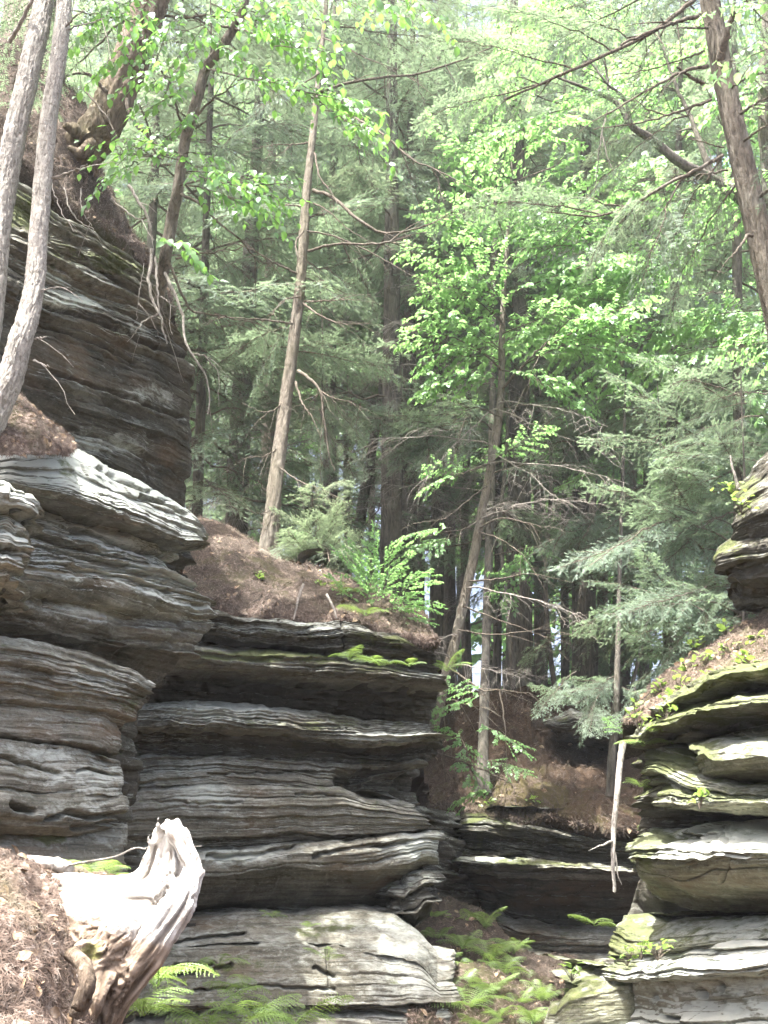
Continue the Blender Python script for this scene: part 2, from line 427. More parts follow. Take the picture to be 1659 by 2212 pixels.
    disp = disp + amp * (p + 0.35 * (lip - 1) * (0.5 + 0.7 * np.clip(vnoise(X * 1.1, Y * 1.1, w * 6, 13) + 0.4, 0, 1)) + tl * 0.85)
    # a second, finer set
    ed2 = np.arange(0, thick * 1.3 + 0.05, max(0.014, tmin * 0.45)) ; ed2 = ed2 + 0.3 * tmin * np.array([r.random() for _ in ed2])
    ed2.sort()
    p2, lip2, tl2 = bedf(w, sd + 3, ed2)
    disp = disp + amp * 0.40 * (0.8 * p2 + tl2 * 1.0) * reg
    mic = vnoise(X * 2.0, Y * 2.0, w * 75, 51) * 0.6 + vnoise(X * 6.0, Y * 6.0, w * 130, 52) * 0.4
    disp = disp + (0.0015 + 0.10 * amp * reg) * np.clip(mic * 2.2, -1, 1) * (0.4 + 0.6 * np.clip(0.5 + vnoise(X * .8, Y * .8, w * 4, 53), 0, 1))
    disp = disp + rough * (0.035 * fbm(X * 1.7, Y * 1.7, Z * 3.4, sd, 3) + 0.010 * fbm(X * 9, Y * 9, Z * 14, sd + 1, 3))
    for pts, hw, dm in cracks:
        d = seg_dist(qx, qy + 2.5 * vnoise(qx / 14, sd, 2, 21), pts)
        disp = disp - dm * np.exp(-(d / hw) ** 2)
    att = {k: np.zeros(P.shape[:2]) for k in ('moss', 'lichen', 'rust', 'stain')}
    for nm, cx, cyy, rx, ry, s in paint:
        e = ((qx - cx) / rx) ** 2 + ((qy - cyy) / ry) ** 2
        att[nm] = att[nm] + s * np.exp(-e * 1.2)
    P = P.copy(); P[..., 0] += n2[None, :, 0] * disp; P[..., 1] += n2[None, :, 1] * disp
    P[..., 2] += 0.006 * vnoise(X * 6, Y * 6, Z * 6, 31) * rough
    # top and underside
    def cap(edge, depth, sgn, k=14):
        rows = []
        for i in range(1, k + 1):
            d = depth * (i / k) ** 1.5
            q = edge.copy(); q[:, 0] -= n2[:, 0] * d * capd; q[:, 1] -= n2[:, 1] * d * capd
            q[:, 2] += sgn * rise * d + (0.02 * vnoise(q[:, 0] * 5, q[:, 1] * 5, sd, 41) + 0.008 * vnoise(q[:, 0] * 17, q[:, 1] * 17, sd, 42)) * min(1, d / 0.06)
            rows.append(q)
        return np.stack(rows, 0)
    bb = back if backb is None else backb
    ct_ = cap(P[0], back, 1)[::-1]; cb = cap(P[-1], bb, 1)
    A = np.concatenate([ct_, P, cb], 0)
    for k in att: att[k] = np.concatenate([np.repeat(att[k][:1], len(ct_), 0), att[k], np.repeat(att[k][-1:], len(cb), 0)], 0)
    # faces: outward orientation does not matter for the shading
    return mk(name, A.reshape(-1, 3), grid_faces(A.shape[0], NUc)[:, ::-1], mat, parent, attrs=att, smooth=False)

def qthing(name, q, label, cat, group=None): return thing(name, PQ(*q).tolist(), label, cat, group)

# ---- dark overhanging cliff, upper left
cA = qthing('rock_cliff', (200, 1080, 8), 'dark brown overhanging sandstone cliff with mossy top, under the leaning trunk', 'cliff')
dA = [(-60, 7.2), (150, 7.9), (300, 8.6), (430, 9.3)]
A0 = [(-60, 330), (60, 400), (110, 462), (200, 500), (290, 560), (345, 620), (392, 660)]
A1 = [(-60, 470), (100, 535), (200, 580), (300, 640), (360, 690), (412, 712)]
A2 = [(-60, 545), (100, 605), (220, 655), (330, 705), (444, 745)]
A3 = [(-60, 680), (120, 735), (250, 785), (350, 825), (452, 865)]
A4 = [(-60, 800), (150, 865), (280, 908), (380, 940), (460, 962)]
A5 = [(-60, 930), (150, 965), (230, 1005), (300, 1050), (365, 1085), (440, 1098)]
rock_layer(cA, M_rock, A0, A1, dA, ((0, -0.45), (0.4, -0.12), (0.8, 0.02), (1, -0.04)), (0.08, 0.2, 0.06), endR=0.15, back=1.5,
           paint=[('moss', 60, 450, 110, 50, .8), ('moss', 240, 570, 150, 50, .75), ('lichen', 200, 580, 150, 40, .4)])
rock_layer(cA, M_rock, A1, A2, dA, ((0, -0.1), (0.3, 0.05), (1, -0.02)), (0.06, 0.16, 0.05), endR=0.15, back=1.2, rough=1.3,
           paint=[('moss', 150, 560, 160, 25, .5), ('lichen', 120, 600, 120, 30, .5)])
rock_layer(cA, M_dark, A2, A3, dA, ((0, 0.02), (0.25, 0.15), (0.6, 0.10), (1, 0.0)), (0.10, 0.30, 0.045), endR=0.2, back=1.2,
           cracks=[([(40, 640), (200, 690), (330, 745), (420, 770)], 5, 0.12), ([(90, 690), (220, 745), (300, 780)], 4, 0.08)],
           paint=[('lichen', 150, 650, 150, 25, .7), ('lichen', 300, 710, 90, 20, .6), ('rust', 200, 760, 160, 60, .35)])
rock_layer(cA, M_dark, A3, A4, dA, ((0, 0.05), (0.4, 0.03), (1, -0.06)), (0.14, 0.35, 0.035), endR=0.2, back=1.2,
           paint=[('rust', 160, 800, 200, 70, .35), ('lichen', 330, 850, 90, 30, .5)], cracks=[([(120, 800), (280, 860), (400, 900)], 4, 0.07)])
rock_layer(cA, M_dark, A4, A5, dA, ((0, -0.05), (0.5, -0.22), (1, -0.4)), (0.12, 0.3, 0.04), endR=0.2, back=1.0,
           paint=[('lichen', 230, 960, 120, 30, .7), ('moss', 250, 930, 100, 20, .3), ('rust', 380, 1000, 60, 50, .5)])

# ---- pale ledges below it
cB = qthing('rock_cliff', (200, 1400, 7.5), 'pale grey lichen-crusted ledges jutting out in thin layers below the dark overhang', 'cliff')
dB = [(-60, 6.5), (100, 6.9), (250, 7.5), (400, 8.2), (490, 8.7)]
B0 = [(-60, 985), (60, 975), (150, 958), (215, 995), (300, 1036), (380, 1080), (440, 1128), (468, 1150)]
B1 = [(-60, 1035), (70, 1068), (150, 1092), (250, 1122), (330, 1150), (400, 1178), (466, 1172)]
rock_layer(cB, M_pale, B0, B1, dB, ((0, -0.55), (0.15, -0.34), (0.45, -0.15), (0.7, 0.12), (0.85, 0.16), (0.95, 0.06), (1, -0.12)), (0.05, 0.12, 0.035), endR=0.1, back=1.4,
           paint=[('lichen', 250, 1040, 260, 40, .35), ('moss', 150, 1010, 80, 40, .35), ('rust', 260, 1110, 180, 22, .5)], rough=0.8,
           cracks=[([(210, 1010), (280, 1050), (330, 1065)], 5, 0.07), ([(300, 1075), (360, 1090), (410, 1115)], 5, 0.09)])
B1b = [(-60, 1050), (60, 1072), (150, 1105), (225, 1128), (300, 1142), (360, 1170), (402, 1195)]
B2 = [(-60, 1120), (70, 1150), (200, 1185), (330, 1212), (408, 1238)]
rock_layer(cB, M_pale, B1b, B2, dB, ((0, -0.7), (0.35, -0.35), (1, -0.1)), (0.06, 0.12, 0.05), endR=0.12, back=1.0, rough=2.4,
           paint=[('lichen', 250, 1160, 160, 30, .5)], cracks=[([(150, 1145), (230, 1170), (300, 1185), (380, 1205)], 4, 0.1)])
B3 = [(-60, 1195), (100, 1225), (250, 1255), (400, 1292), (484, 1300)]
rock_layer(cB, M_pale, B2, B3, dB, ((0, -0.16), (0.5, -0.03), (1, 0.02)), (0.025, 0.06, 0.075), endR=0.1, back=1.0,
           paint=[('lichen', 300, 1240, 250, 40, .6)])
B4 = [(-60, 1255), (100, 1285), (250, 1315), (380, 1340), (478, 1345)]
rock_layer(cB, M_pale, B3, B4, dB, ((0, 0.04), (0.3, 0.05), (1, -0.12)), (0.05, 0.1, 0.05), endR=0.12, back=1.0,
           paint=[('rust', 100, 1270, 220, 30, .7), ('lichen', 200, 1225, 200, 16, .5)])
B5 = [(-60, 1325), (100, 1355), (220, 1380), (330, 1400), (445, 1410)]
rock_layer(cB, M_rock, B4, B5, dB, ((0, -0.16), (0.4, -0.08), (1, -0.22)), (0.04, 0.1, 0.08), endR=0.14, back=1.0, rough=1.6,
           paint=[('lichen', 250, 1320, 170, 22, .6), ('stain', 380, 1380, 120, 40, .5)])
B6 = [(-60, 1400), (100, 1408), (220, 1428), (300, 1452), (372, 1478)]
rock_layer(cB, M_dark, B5, B6, dB, ((0, -0.25), (0.6, -0.6), (1, -0.7)), (0.05, 0.12, 0.08), endR=0.14, back=1.0, rough=1.6,
           paint=[('rust', 150, 1380, 160, 40, .9), ('moss', 200, 1400, 120, 25, .4)])
# sun-bleached knob at the picture's edge
cK = qthing('bleached_rock', (20, 1240, 6.0), 'small bleached white knobbly rock stack at the very edge of the pale ledges', 'rock')
dK = [(-80, 5.8), (40, 5.9), (90, 6.3)]
for a, b, e in (((1040, 1052), (1058, 1072), 62), ((1060, 1085), (1100, 1118), 50), ((1100, 1120), (1150, 1158), 66), ((1150, 1160), (1180, 1186), 64), ((1180, 1188), (1245, 1238), 48)):
    rock_layer(cK, M_pale, [(-80, a[0] - 4), (20, a[0]), (e, a[1])], [(-80, b[0] - 2), (20, b[0]), (e - 6, b[1])], dK, ((0, -0.06), (0.3, 0.02), (0.8, 0), (1, -0.06)), (0.03, 0.07, 0.04),
               endR=0.07, back=0.7, rough=3.2, wig=5, smear=1.1, paint=[('lichen', 20, 1140, 90, 130, .4)])

# ---- lower wall on the near left
cC = qthing('rock_cliff', (150, 1900, 6.8), 'smooth grey-brown lower rock wall behind the bleached stump', 'cliff')
dC = [(-60, 6.3), (150, 6.9), (300, 7.5), (370, 7.9)]
C0 = [(-60, 1362), (100, 1390), (200, 1415), (300, 1450), (360, 1474)]
C1 = [(-60, 1440), (100, 1462), (220, 1492), (352, 1508)]
C2 = [(-60, 1520), (100, 1532), (220, 1548), (304, 1562)]
C3 = [(-60, 1592), (80, 1606), (200, 1620), (302, 1640)]
C4 = [(-60, 1700), (100, 1718), (200, 1712), (318, 1716)]
C5 = [(-60, 1788), (60, 1800), (150, 1800), (240, 1790), (322, 1780)]
C6 = [(-60, 1990), (150, 1990), (300, 1960)]
rock_layer(cC, M_rock, C0, C1, dC, ((0, -0.12), (0.3, 0.06), (1, 0.05)), (0.03, 0.08, 0.055), endR=0.12, back=1.2,
           paint=[('lichen', 250, 1470, 130, 25, .5), ('moss', 300, 1500, 60, 15, .3)])
rock_layer(cC, M_rock, C1, C2, dC, ((0, 0.03), (0.5, -0.02), (1, -0.12)), (0.04, 0.1, 0.03), endR=0.16, back=1.2,
           paint=[('moss', 260, 1525, 120, 25, .35), ('rust', 220, 1545, 140, 25, .7)])
rock_layer(cC, M_rock, C2, C3, dC, ((0, -0.1), (0.5, -0.1), (1, -0.09)), (0.1, 0.25, 0.018), endR=0.2, back=1.2, rough=0.7,
           paint=[('rust', 200, 1570, 220, 30, .9)], cracks=[([(-20, 1590), (60, 1603), (150, 1612), (210, 1624), (270, 1636)], 5, 0.14)])
rock_layer(cC, M_rock, C3, C4, dC, ((0, -0.09), (0.6, -0.02), (1, 0.0)), (0.1, 0.25, 0.02), endR=0.2, back=1.2, rough=0.8,
           paint=[('lichen', 200, 1680, 160, 40, .45), ('lichen', 120, 1620, 100, 20, .4)], cracks=[([(-10, 1636), (60, 1652), (130, 1672)], 4, 0.05), ([(170, 1664), (200, 1660), (250, 1672)], 3, 0.05)])
rock_layer(cC, M_rock, C4, C5, dC, ((0, 0.0), (0.5, 0.02), (0.8, -0.02), (1, -0.2)), (0.08, 0.22, 0.028), endR=0.2, back=1.2, rough=1.0,
           cracks=[([(15, 1738), (35, 1745), (65, 1752)], 5, 0.16), ([(95, 1772), (140, 1758), (220, 1766), (300, 1758)], 5, 0.1), ([(160, 1790), (230, 1782), (290, 1770)], 5, 0.1)],
           paint=[('lichen', 200, 1755, 150, 20, .4)])
rock_layer(cC, M_rock, C5, C6, dC, ((0, -0.28), (0.15, -0.18), (1, 0.12)), (0.1, 0.25, 0.015), endR=0.2, back=1.2, rough=0.6,
           paint=[('rust', 150, 1830, 200, 40, .5), ('moss', 100, 1810, 60, 12, .4)])

# ---- middle block
cD = qthing('rock_cliff', (650, 2000, 10), 'tall layered dark-and-tan sandstone block in the middle with ferns on its ledges', 'cliff')
dD = [(240, 9.1), (450, 9.5), (700, 9.9), (960, 10.3)]
D0 = [(340, 1290), (400, 1300), (520, 1328), (650, 1342), (745, 1336), (760, 1340), (870, 1368), (938, 1392)]
D1 = [(340, 1355), (400, 1362), (560, 1385), (720, 1400), (850, 1412), (932, 1422)]
D2 = [(340, 1380), (400, 1388), (560, 1402), (720, 1418), (830, 1430), (968, 1458)]
D3 = [(300, 1436), (380, 1440), (560, 1452), (700, 1462), (850, 1470), (966, 1474)]
D4 = [(300, 1520), (450, 1512), (560, 1524), (700, 1542), (800, 1556), (936, 1562)]
D5 = [(260, 1572), (450, 1572), (600, 1580), (760, 1604), (880, 1602), (966, 1590)]
D6 = [(260, 1632), (450, 1636), (600, 1640), (740, 1650), (860, 1650), (936, 1640)]
D7 = [(260, 1694), (450, 1688), (600, 1690), (740, 1700), (800, 1728), (880, 1748), (908, 1750)]
D8 = [(220, 1800), (420, 1806), (520, 1802), (640, 1790), (760, 1800), (860, 1792), (950, 1786)]
D9 = [(220, 1832), (420, 1840), (560, 1832), (640, 1822), (760, 1818), (860, 1802), (958, 1800)]
D10 = [(220, 1900), (480, 1906), (600, 1884), (700, 1896), (800, 1900), (880, 1880), (956, 1862)]
D11 = [(220, 1992), (480, 1978), (600, 1978), (700, 1968), (800, 1966), (860, 1985), (890, 1998)]
rock_layer(cD, M_dark, D0, D1, dD, ((0, -0.1), (0.3, 0.0), (1, -0.12)), (0.025, 0.06, 0.075), endR=0.14, back=1.6,
           cracks=[([(745, 1320), (744, 1400)], 2.6, 0.22)], paint=[('lichen', 600, 1355, 170, 18, .7), ('moss', 860, 1385, 110, 16, .7), ('stain', 650, 1390, 320, 30, .8)])
rock_layer(cD, M_dark, D1, [(x, y + 4) for x, y in D2], dD, ((0, -0.3), (1, -0.3)), (0.03, 0.06, 0.05), endR=0.14, back=1.0, paint=[('stain', 650, 1410, 350, 20, .8)])
rock_layer(cD, M_rock, D2, D3, dD, ((0, -0.25), (0.25, 0.06), (0.6, 0.1), (1, -0.1)), (0.025, 0.07, 0.06), endR=0.16, back=1.0,
           paint=[('moss', 600, 1415, 250, 16, .75), ('moss', 850, 1440, 110, 16, .6), ('stain', 700, 1455, 300, 14, .7), ('lichen', 900, 1462, 60, 8, .5)])
rock_layer(cD, M_dark, D3, D4, dD, ((0, -0.2), (0.35, -0.75), (1, -0.95)), (0.08, 0.2, 0.04), endR=0.2, back=1.0, paint=[('stain', 700, 1500, 350, 40, .8)])
rock_layer(cD, M_rock, D4, D5, dD, ((0, -0.35), (0.3, -0.05), (0.7, 0.1), (0.9, 0.07), (1, -0.1)), (0.02, 0.05, 0.06), endR=0.1, back=1.0,
           paint=[('lichen', 460, 1540, 150, 26, .75), ('lichen', 850, 1590, 110, 16, .8), ('moss', 650, 1565, 160, 14, .35)])
rock_layer(cD, M_dark, D5, D6, dD, ((0, -0.18), (0.5, -0.36), (1, -0.3)), (0.025, 0.06, 0.06), endR=0.14, back=1.0,
           paint=[('stain', 500, 1610, 300, 30, .5), ('lichen', 420, 1600, 120, 12, .4)])
rock_layer(cD, M_rock, D6, D7, dD, ((0, -0.14), (0.5, -0.06), (1, 0.0)), (0.03, 0.09, 0.04), endR=0.14, back=1.0,
           cracks=[([(760, 1690), (810, 1700), (905, 1700)], 26, 0.5), ([(800, 1670), (900, 1672)], 14, 0.3), ([(450, 1672), (600, 1668), (760, 1668)], 3.5, 0.06)],
           paint=[('stain', 560, 1650, 300, 22, .45), ('stain', 850, 1680, 90, 60, .8), ('lichen', 430, 1660, 100, 25, .4)])
rock_layer(cD, M_rock, D7, D8, dD, ((0, -0.06), (0.12, 0.04), (0.6, 0.05), (1, 0.0)), (0.06, 0.18, 0.022), endR=0.16, back=1.1, rough=0.7,
           cracks=[([(640, 1716), (720, 1718)], 3, 0.05), ([(330, 1730), (430, 1738), (520, 1732)], 3, 0.04)],
           paint=[('rust', 550, 1745, 50, 50, .7), ('lichen', 450, 1720, 80, 30, .7), ('lichen', 600, 1770, 140, 25, .3)])
rock_layer(cD, M_rock, D8, D9, dD, ((0, -0.12), (0.5, -0.14), (1, -0.06)), (0.025, 0.06, 0.05), endR=0.14, back=1.0, paint=[('stain', 560, 1815, 300, 22, .6), ('lichen', 400, 1830, 100, 12, .5)])
rock_layer(cD, M_rock, D9, D10, dD, ((0, 0.0), (0.3, 0.12), (0.75, 0.1), (1, -0.1)), (0.05, 0.14, 0.045), endR=0.14, back=1.0,
           cracks=[([(455, 1850), (560, 1848), (640, 1830)], 6, 0.12), ([(680, 1848), (760, 1830), (880, 1822)], 4, 0.07)],
           paint=[('lichen', 510, 1850, 80, 22, .8), ('lichen', 900, 1830, 60, 35, .9), ('rust', 770, 1870, 60, 30, .6)])
rock_layer(cD, M_rock, D10, D11, dD, ((0, -0.14), (0.4, -0.34), (0.9, -0.62), (1, -0.75)), (0.1, 0.3, 0.03), endR=0.2, back=1.0, rough=1.2,
           cracks=[([(420, 1975), (520, 1962), (600, 1968)], 9, 0.2), ([(690, 1960), (790, 1952), (860, 1975)], 6, 0.15)],
           paint=[('stain', 620, 1940, 330, 40, .5), ('rust', 840, 1900, 90, 30, .8), ('rust', 450, 1920, 80, 40, .5)])
cD2 = qthing('boulder', (900, 2000, 9.9), 'black wet-looking lumpy boulder hanging under the end of the middle block', 'rock')
dD2 = [(830, 10.1), (950, 10.2)]
rock_layer(cD2, M_dark, [(846, 1912), (880, 1886), (944, 1878)], [(852, 1968), (900, 1964), (950, 1940)], dD2, ((0, -0.1), (0.5, 0.02), (1, 0.03)), (0.1, 0.3, 0.07), endR=0.14, endL=0.1, back=0.9, rough=2.4,
           paint=[('stain', 900, 1930, 120, 80, 1.0), ('lichen', 880, 1900, 50, 30, .4)])
rock_layer(cD2, M_dark, [(852, 1966), (900, 1962), (950, 1938)], [(880, 2000), (900, 2008), (916, 1996)], dD2, ((0, 0.03), (0.6, -0.06), (1, -0.2)), (0.1, 0.3, 0.07), endR=0.08, endL=0.08, back=0.7, rough=2.4,
           paint=[('stain', 900, 1980, 120, 80, 1.0)])
# ---- sloping base slab
cE = qthing('rock_shelf', (650, 2212, 8.4), 'broad pale sloping rock shelf at the foot of the middle block', 'rock')
dE = [(150, 8.5), (240, 8.6), (600, 8.9), (1020, 9.2)]
E0 = [(200, 2010), (330, 2000), (420, 1984), (520, 1972), (650, 1976), (760, 1966), (850, 1975), (905, 2010), (950, 2060), (982, 2098)]
E1 = [(190, 2060), (450, 2050), (600, 2044), (760, 2050), (900, 2070), (984, 2125)]
E2 = [(180, 2165), (450, 2168), (700, 2168), (850, 2165), (1000, 2160)]
E3 = [(180, 2330), (500, 2330), (1015, 2330)]
rock_layer(cE, M_rock, E0, E1, dE, ((0, -0.75), (0.5, -0.45), (1, -0.2)), (0.08, 0.25, 0.018), endR=0.15, back=1.0, rough=0.8,
           cracks=[([(330, 2040), (420, 2034), (530, 2020)], 5, 0.14), ([(400, 2055), (470, 2046), (560, 2040)], 4, 0.1), ([(590, 2055), (660, 2046), (740, 2052)], 5, 0.13)],
           paint=[('rust', 480, 2000, 130, 20, .5), ('lichen', 880, 2040, 90, 50, .45), ('moss', 700, 2010, 90, 15, .3)])
rock_layer(cE, M_rock, E1, E2, dE, ((0, -0.2), (0.6, -0.05), (1, 0.0)), (0.14, 0.35, 0.014), endR=0.16, back=1.0, rough=0.7,
           cracks=[([(380, 2090), (460, 2084)], 5, 0.12), ([(420, 2140), (560, 2130), (720, 2136)], 3, 0.05), ([(680, 2090), (720, 2110)], 4, 0.08), ([(706, 2050), (712, 2130)], 3, 0.05), ([(300, 2118), (420, 2105), (500, 2088)], 5, 0.09)],
           paint=[('lichen', 900, 2100, 110, 60, .5), ('rust', 530, 2095, 60, 40, .6), ('moss', 520, 2090, 90, 25, .4)])
rock_layer(cE, M_rock, E2, E3, dE, ((0, -0.14), (0.2, 0.0), (1, 0.1)), (0.12, 0.3, 0.02), endR=0.18, back=1.0, rough=0.9,
           paint=[('lichen', 930, 2190, 110, 40, .5), ('stain', 700, 2200, 130, 20, .5)], cracks=[([(700, 2190), (800, 2184), (900, 2196)], 5, 0.15), ([(300, 2200), (430, 2190)], 7, 0.2)])

# ---- far block behind the cleft
cF = qthing('rock_cliff', (1150, 2060, 14), 'dark distant rock block beyond the cleft, under the root-matted slope', 'cliff')
dF = [(900, 14.6), (1000, 13.8), (1200, 13.4), (1380, 13.2)]
F0 = [(945, 1758), (1050, 1752), (1150, 1768), (1250, 1792), (1400, 1820)]
F1 = [(955, 1800), (1060, 1805), (1150, 1815), (1250, 1835), (1400, 1845)]
F2 = [(975, 1850), (1080, 1850), (1200, 1862), (1400, 1878)]
F3 = [(990, 1880), (1080, 1890), (1200, 1895), (1400, 1900)]
F4 = [(1030, 1965), (1100, 1985), (1200, 2005), (1400, 2010)]
F5 = [(1070, 2035), (1140, 2040), (1210, 2050), (1400, 2050)]
F6 = [(1090, 2100), (1400, 2120)]
rock_layer(cF, M_dark, F0, F1, dF, ((0, -0.2), (0.4, -0.05), (1, -0.15)), (0.04, 0.09, 0.1), endL=0.2, back=2.0, paint=[('moss', 1100, 1765, 180, 15, .5), ('stain', 1150, 1790, 220, 30, .6)])
rock_layer(cF, M_dark, F1, F2, dF, ((0, -0.2), (0.6, -0.2), (1, -0.05)), (0.05, 0.1, 0.09), endL=0.2, back=1.5, paint=[('stain', 1150, 1825, 260, 30, .8)])
rock_layer(cF, M_rock, F2, F3, dF, ((0, 0.0), (0.3, 0.15), (1, -0.1)), (0.04, 0.1, 0.08), endL=0.2, back=1.5, paint=[('moss', 1150, 1865, 200, 20, .4), ('lichen', 1050, 1858, 80, 15, .7)])
rock_layer(cF, M_dark, F3, F4, dF, ((0, -0.15), (0.5, -0.5), (1, -0.8)), (0.08, 0.2, 0.06), endL=0.3, back=1.0, paint=[('rust', 1150, 1930, 200, 40, .7), ('stain', 1200, 1980, 200, 40, .6)])
rock_layer(cF, M_rock, F4, F5, dF, ((0, -0.45), (0.4, -0.1), (1, -0.2)), (0.08, 0.2, 0.05), endL=0.2, back=1.0, paint=[('rust', 1150, 2020, 150, 30, .5)])
rock_layer(cF, M_rock, F5, F6, dF, ((0, -0.35), (0.3, -0.1), (1, 0.0)), (0.08, 0.2, 0.05), endL=0.2, back=1.0)
cF2 = qthing('rock_wall', (980, 1960, 15), 'shadowed rock wall deep inside the narrow cleft beside the middle block', 'rock')
dF2 = [(880, 12.5), (1060, 14.8)]
for (a, b) in ((1740, 1800), (1800, 1850), (1850, 1905), (1905, 1945), (1945, 1990)):
    rock_layer(cF2, M_dark, [(890, a), (1070, a + 25)], [(890, b), (1070, b + 25)], dF2, ((0, -0.1), (0.4, 0.03), (1, -0.1)), (0.05, 0.12, 0.08), back=0.8, res=(4, 3))

# ---- right-hand cliff
cG = qthing('rock_cliff', (1500, 2212, 7.5), 'rounded mossy ledges and deep black gaps of the cliff under the fern-dotted needle slope', 'cliff')
dG = [(1240, 9.0), (1340, 8.3), (1450, 7.7), (1560, 7.2), (1720, 6.7)]
G1t = [(1392, 1520), (1470, 1492), (1540, 1456), (1600, 1436), (1720, 1418)]
G1b = [(1396, 1536), (1480, 1508), (1560, 1474), (1720, 1446)]
G2t = [(1336, 1586), (1400, 1552), (1480, 1522), (1580, 1502), (1720, 1486)]
G2b = [(1338, 1608), (1410, 1578), (1500, 1548), (1600, 1528), (1720, 1514)]
dG1 = [(x, y + 0.25) for x, y in dG]
rock_layer(cG, M_green, G1t, G1b, dG1, ((0, -0.4), (0.5, 0.04), (1, -0.1)), (0.04, 0.08, 0.06), endL=0.1, back=1.3, rough=2.0, wig=4, paint=[('moss', 1560, 1460, 260, 60, .7)])
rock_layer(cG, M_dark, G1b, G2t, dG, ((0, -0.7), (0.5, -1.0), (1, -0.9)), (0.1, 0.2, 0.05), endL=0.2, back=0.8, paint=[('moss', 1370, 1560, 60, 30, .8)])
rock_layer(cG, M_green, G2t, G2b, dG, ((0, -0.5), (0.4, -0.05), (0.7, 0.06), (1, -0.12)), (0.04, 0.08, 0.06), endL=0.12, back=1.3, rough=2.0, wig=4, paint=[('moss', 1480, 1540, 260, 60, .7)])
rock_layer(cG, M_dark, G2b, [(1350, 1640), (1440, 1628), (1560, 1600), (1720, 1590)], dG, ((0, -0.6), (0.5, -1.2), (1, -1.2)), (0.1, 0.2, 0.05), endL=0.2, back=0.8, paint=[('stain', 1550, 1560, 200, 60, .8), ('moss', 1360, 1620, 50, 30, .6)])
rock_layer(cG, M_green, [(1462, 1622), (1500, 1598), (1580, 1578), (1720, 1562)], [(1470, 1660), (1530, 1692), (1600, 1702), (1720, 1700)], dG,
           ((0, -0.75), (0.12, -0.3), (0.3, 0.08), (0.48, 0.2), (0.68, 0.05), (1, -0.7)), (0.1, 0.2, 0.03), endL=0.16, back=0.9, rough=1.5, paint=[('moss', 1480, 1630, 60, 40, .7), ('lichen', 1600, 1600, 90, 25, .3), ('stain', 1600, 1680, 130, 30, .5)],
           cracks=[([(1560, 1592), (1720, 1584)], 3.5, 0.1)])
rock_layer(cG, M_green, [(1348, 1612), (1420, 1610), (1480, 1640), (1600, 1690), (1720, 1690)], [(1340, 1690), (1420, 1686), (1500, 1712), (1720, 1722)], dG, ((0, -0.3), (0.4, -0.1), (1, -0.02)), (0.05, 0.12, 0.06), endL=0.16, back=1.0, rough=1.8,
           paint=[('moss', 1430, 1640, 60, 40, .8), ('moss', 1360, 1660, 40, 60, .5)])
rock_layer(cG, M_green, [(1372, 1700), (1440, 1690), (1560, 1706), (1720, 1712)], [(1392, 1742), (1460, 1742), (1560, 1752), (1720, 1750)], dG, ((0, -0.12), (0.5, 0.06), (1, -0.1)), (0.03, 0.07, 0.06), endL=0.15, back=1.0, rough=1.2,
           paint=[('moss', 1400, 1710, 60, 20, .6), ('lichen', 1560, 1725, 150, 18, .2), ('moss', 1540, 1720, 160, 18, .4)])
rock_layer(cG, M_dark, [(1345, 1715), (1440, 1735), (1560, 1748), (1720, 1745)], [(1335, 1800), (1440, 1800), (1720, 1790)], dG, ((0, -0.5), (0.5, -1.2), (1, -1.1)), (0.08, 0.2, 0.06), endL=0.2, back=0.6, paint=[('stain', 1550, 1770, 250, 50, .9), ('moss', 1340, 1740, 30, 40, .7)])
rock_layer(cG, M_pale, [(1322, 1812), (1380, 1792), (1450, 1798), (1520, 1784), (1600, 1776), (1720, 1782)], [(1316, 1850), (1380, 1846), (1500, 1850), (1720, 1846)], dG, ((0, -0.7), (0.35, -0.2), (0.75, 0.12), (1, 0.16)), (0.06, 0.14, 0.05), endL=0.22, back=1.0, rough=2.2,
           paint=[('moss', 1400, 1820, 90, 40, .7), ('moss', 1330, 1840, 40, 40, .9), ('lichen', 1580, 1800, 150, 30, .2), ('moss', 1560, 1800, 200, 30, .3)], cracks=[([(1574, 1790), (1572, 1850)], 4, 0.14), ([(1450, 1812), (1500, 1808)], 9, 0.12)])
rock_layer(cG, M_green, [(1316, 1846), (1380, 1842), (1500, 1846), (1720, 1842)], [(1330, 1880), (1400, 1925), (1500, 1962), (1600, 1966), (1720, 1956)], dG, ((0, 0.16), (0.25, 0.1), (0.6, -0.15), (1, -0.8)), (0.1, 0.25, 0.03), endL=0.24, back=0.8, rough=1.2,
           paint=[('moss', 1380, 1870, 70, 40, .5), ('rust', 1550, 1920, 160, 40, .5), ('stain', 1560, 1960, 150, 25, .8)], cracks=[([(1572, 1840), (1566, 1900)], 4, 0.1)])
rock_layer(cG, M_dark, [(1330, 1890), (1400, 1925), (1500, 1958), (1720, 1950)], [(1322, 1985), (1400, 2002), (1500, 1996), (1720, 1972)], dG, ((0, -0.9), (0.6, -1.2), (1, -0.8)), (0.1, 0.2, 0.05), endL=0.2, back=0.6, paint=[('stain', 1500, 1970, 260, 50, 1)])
rock_layer(cG, M_green, [(1318, 1980), (1400, 1994), (1500, 1992), (1600, 1984), (1720, 1966)], [(1282, 2060), (1400, 2056), (1500, 2036), (1720, 2012)], dG, ((0, -0.75), (0.5, -0.4), (1, -0.2)), (0.03, 0.07, 0.06), endL=0.14, back=0.9,
           paint=[('moss', 1320, 2030, 70, 50, .8), ('lichen', 1600, 2010, 150, 25, .6)])
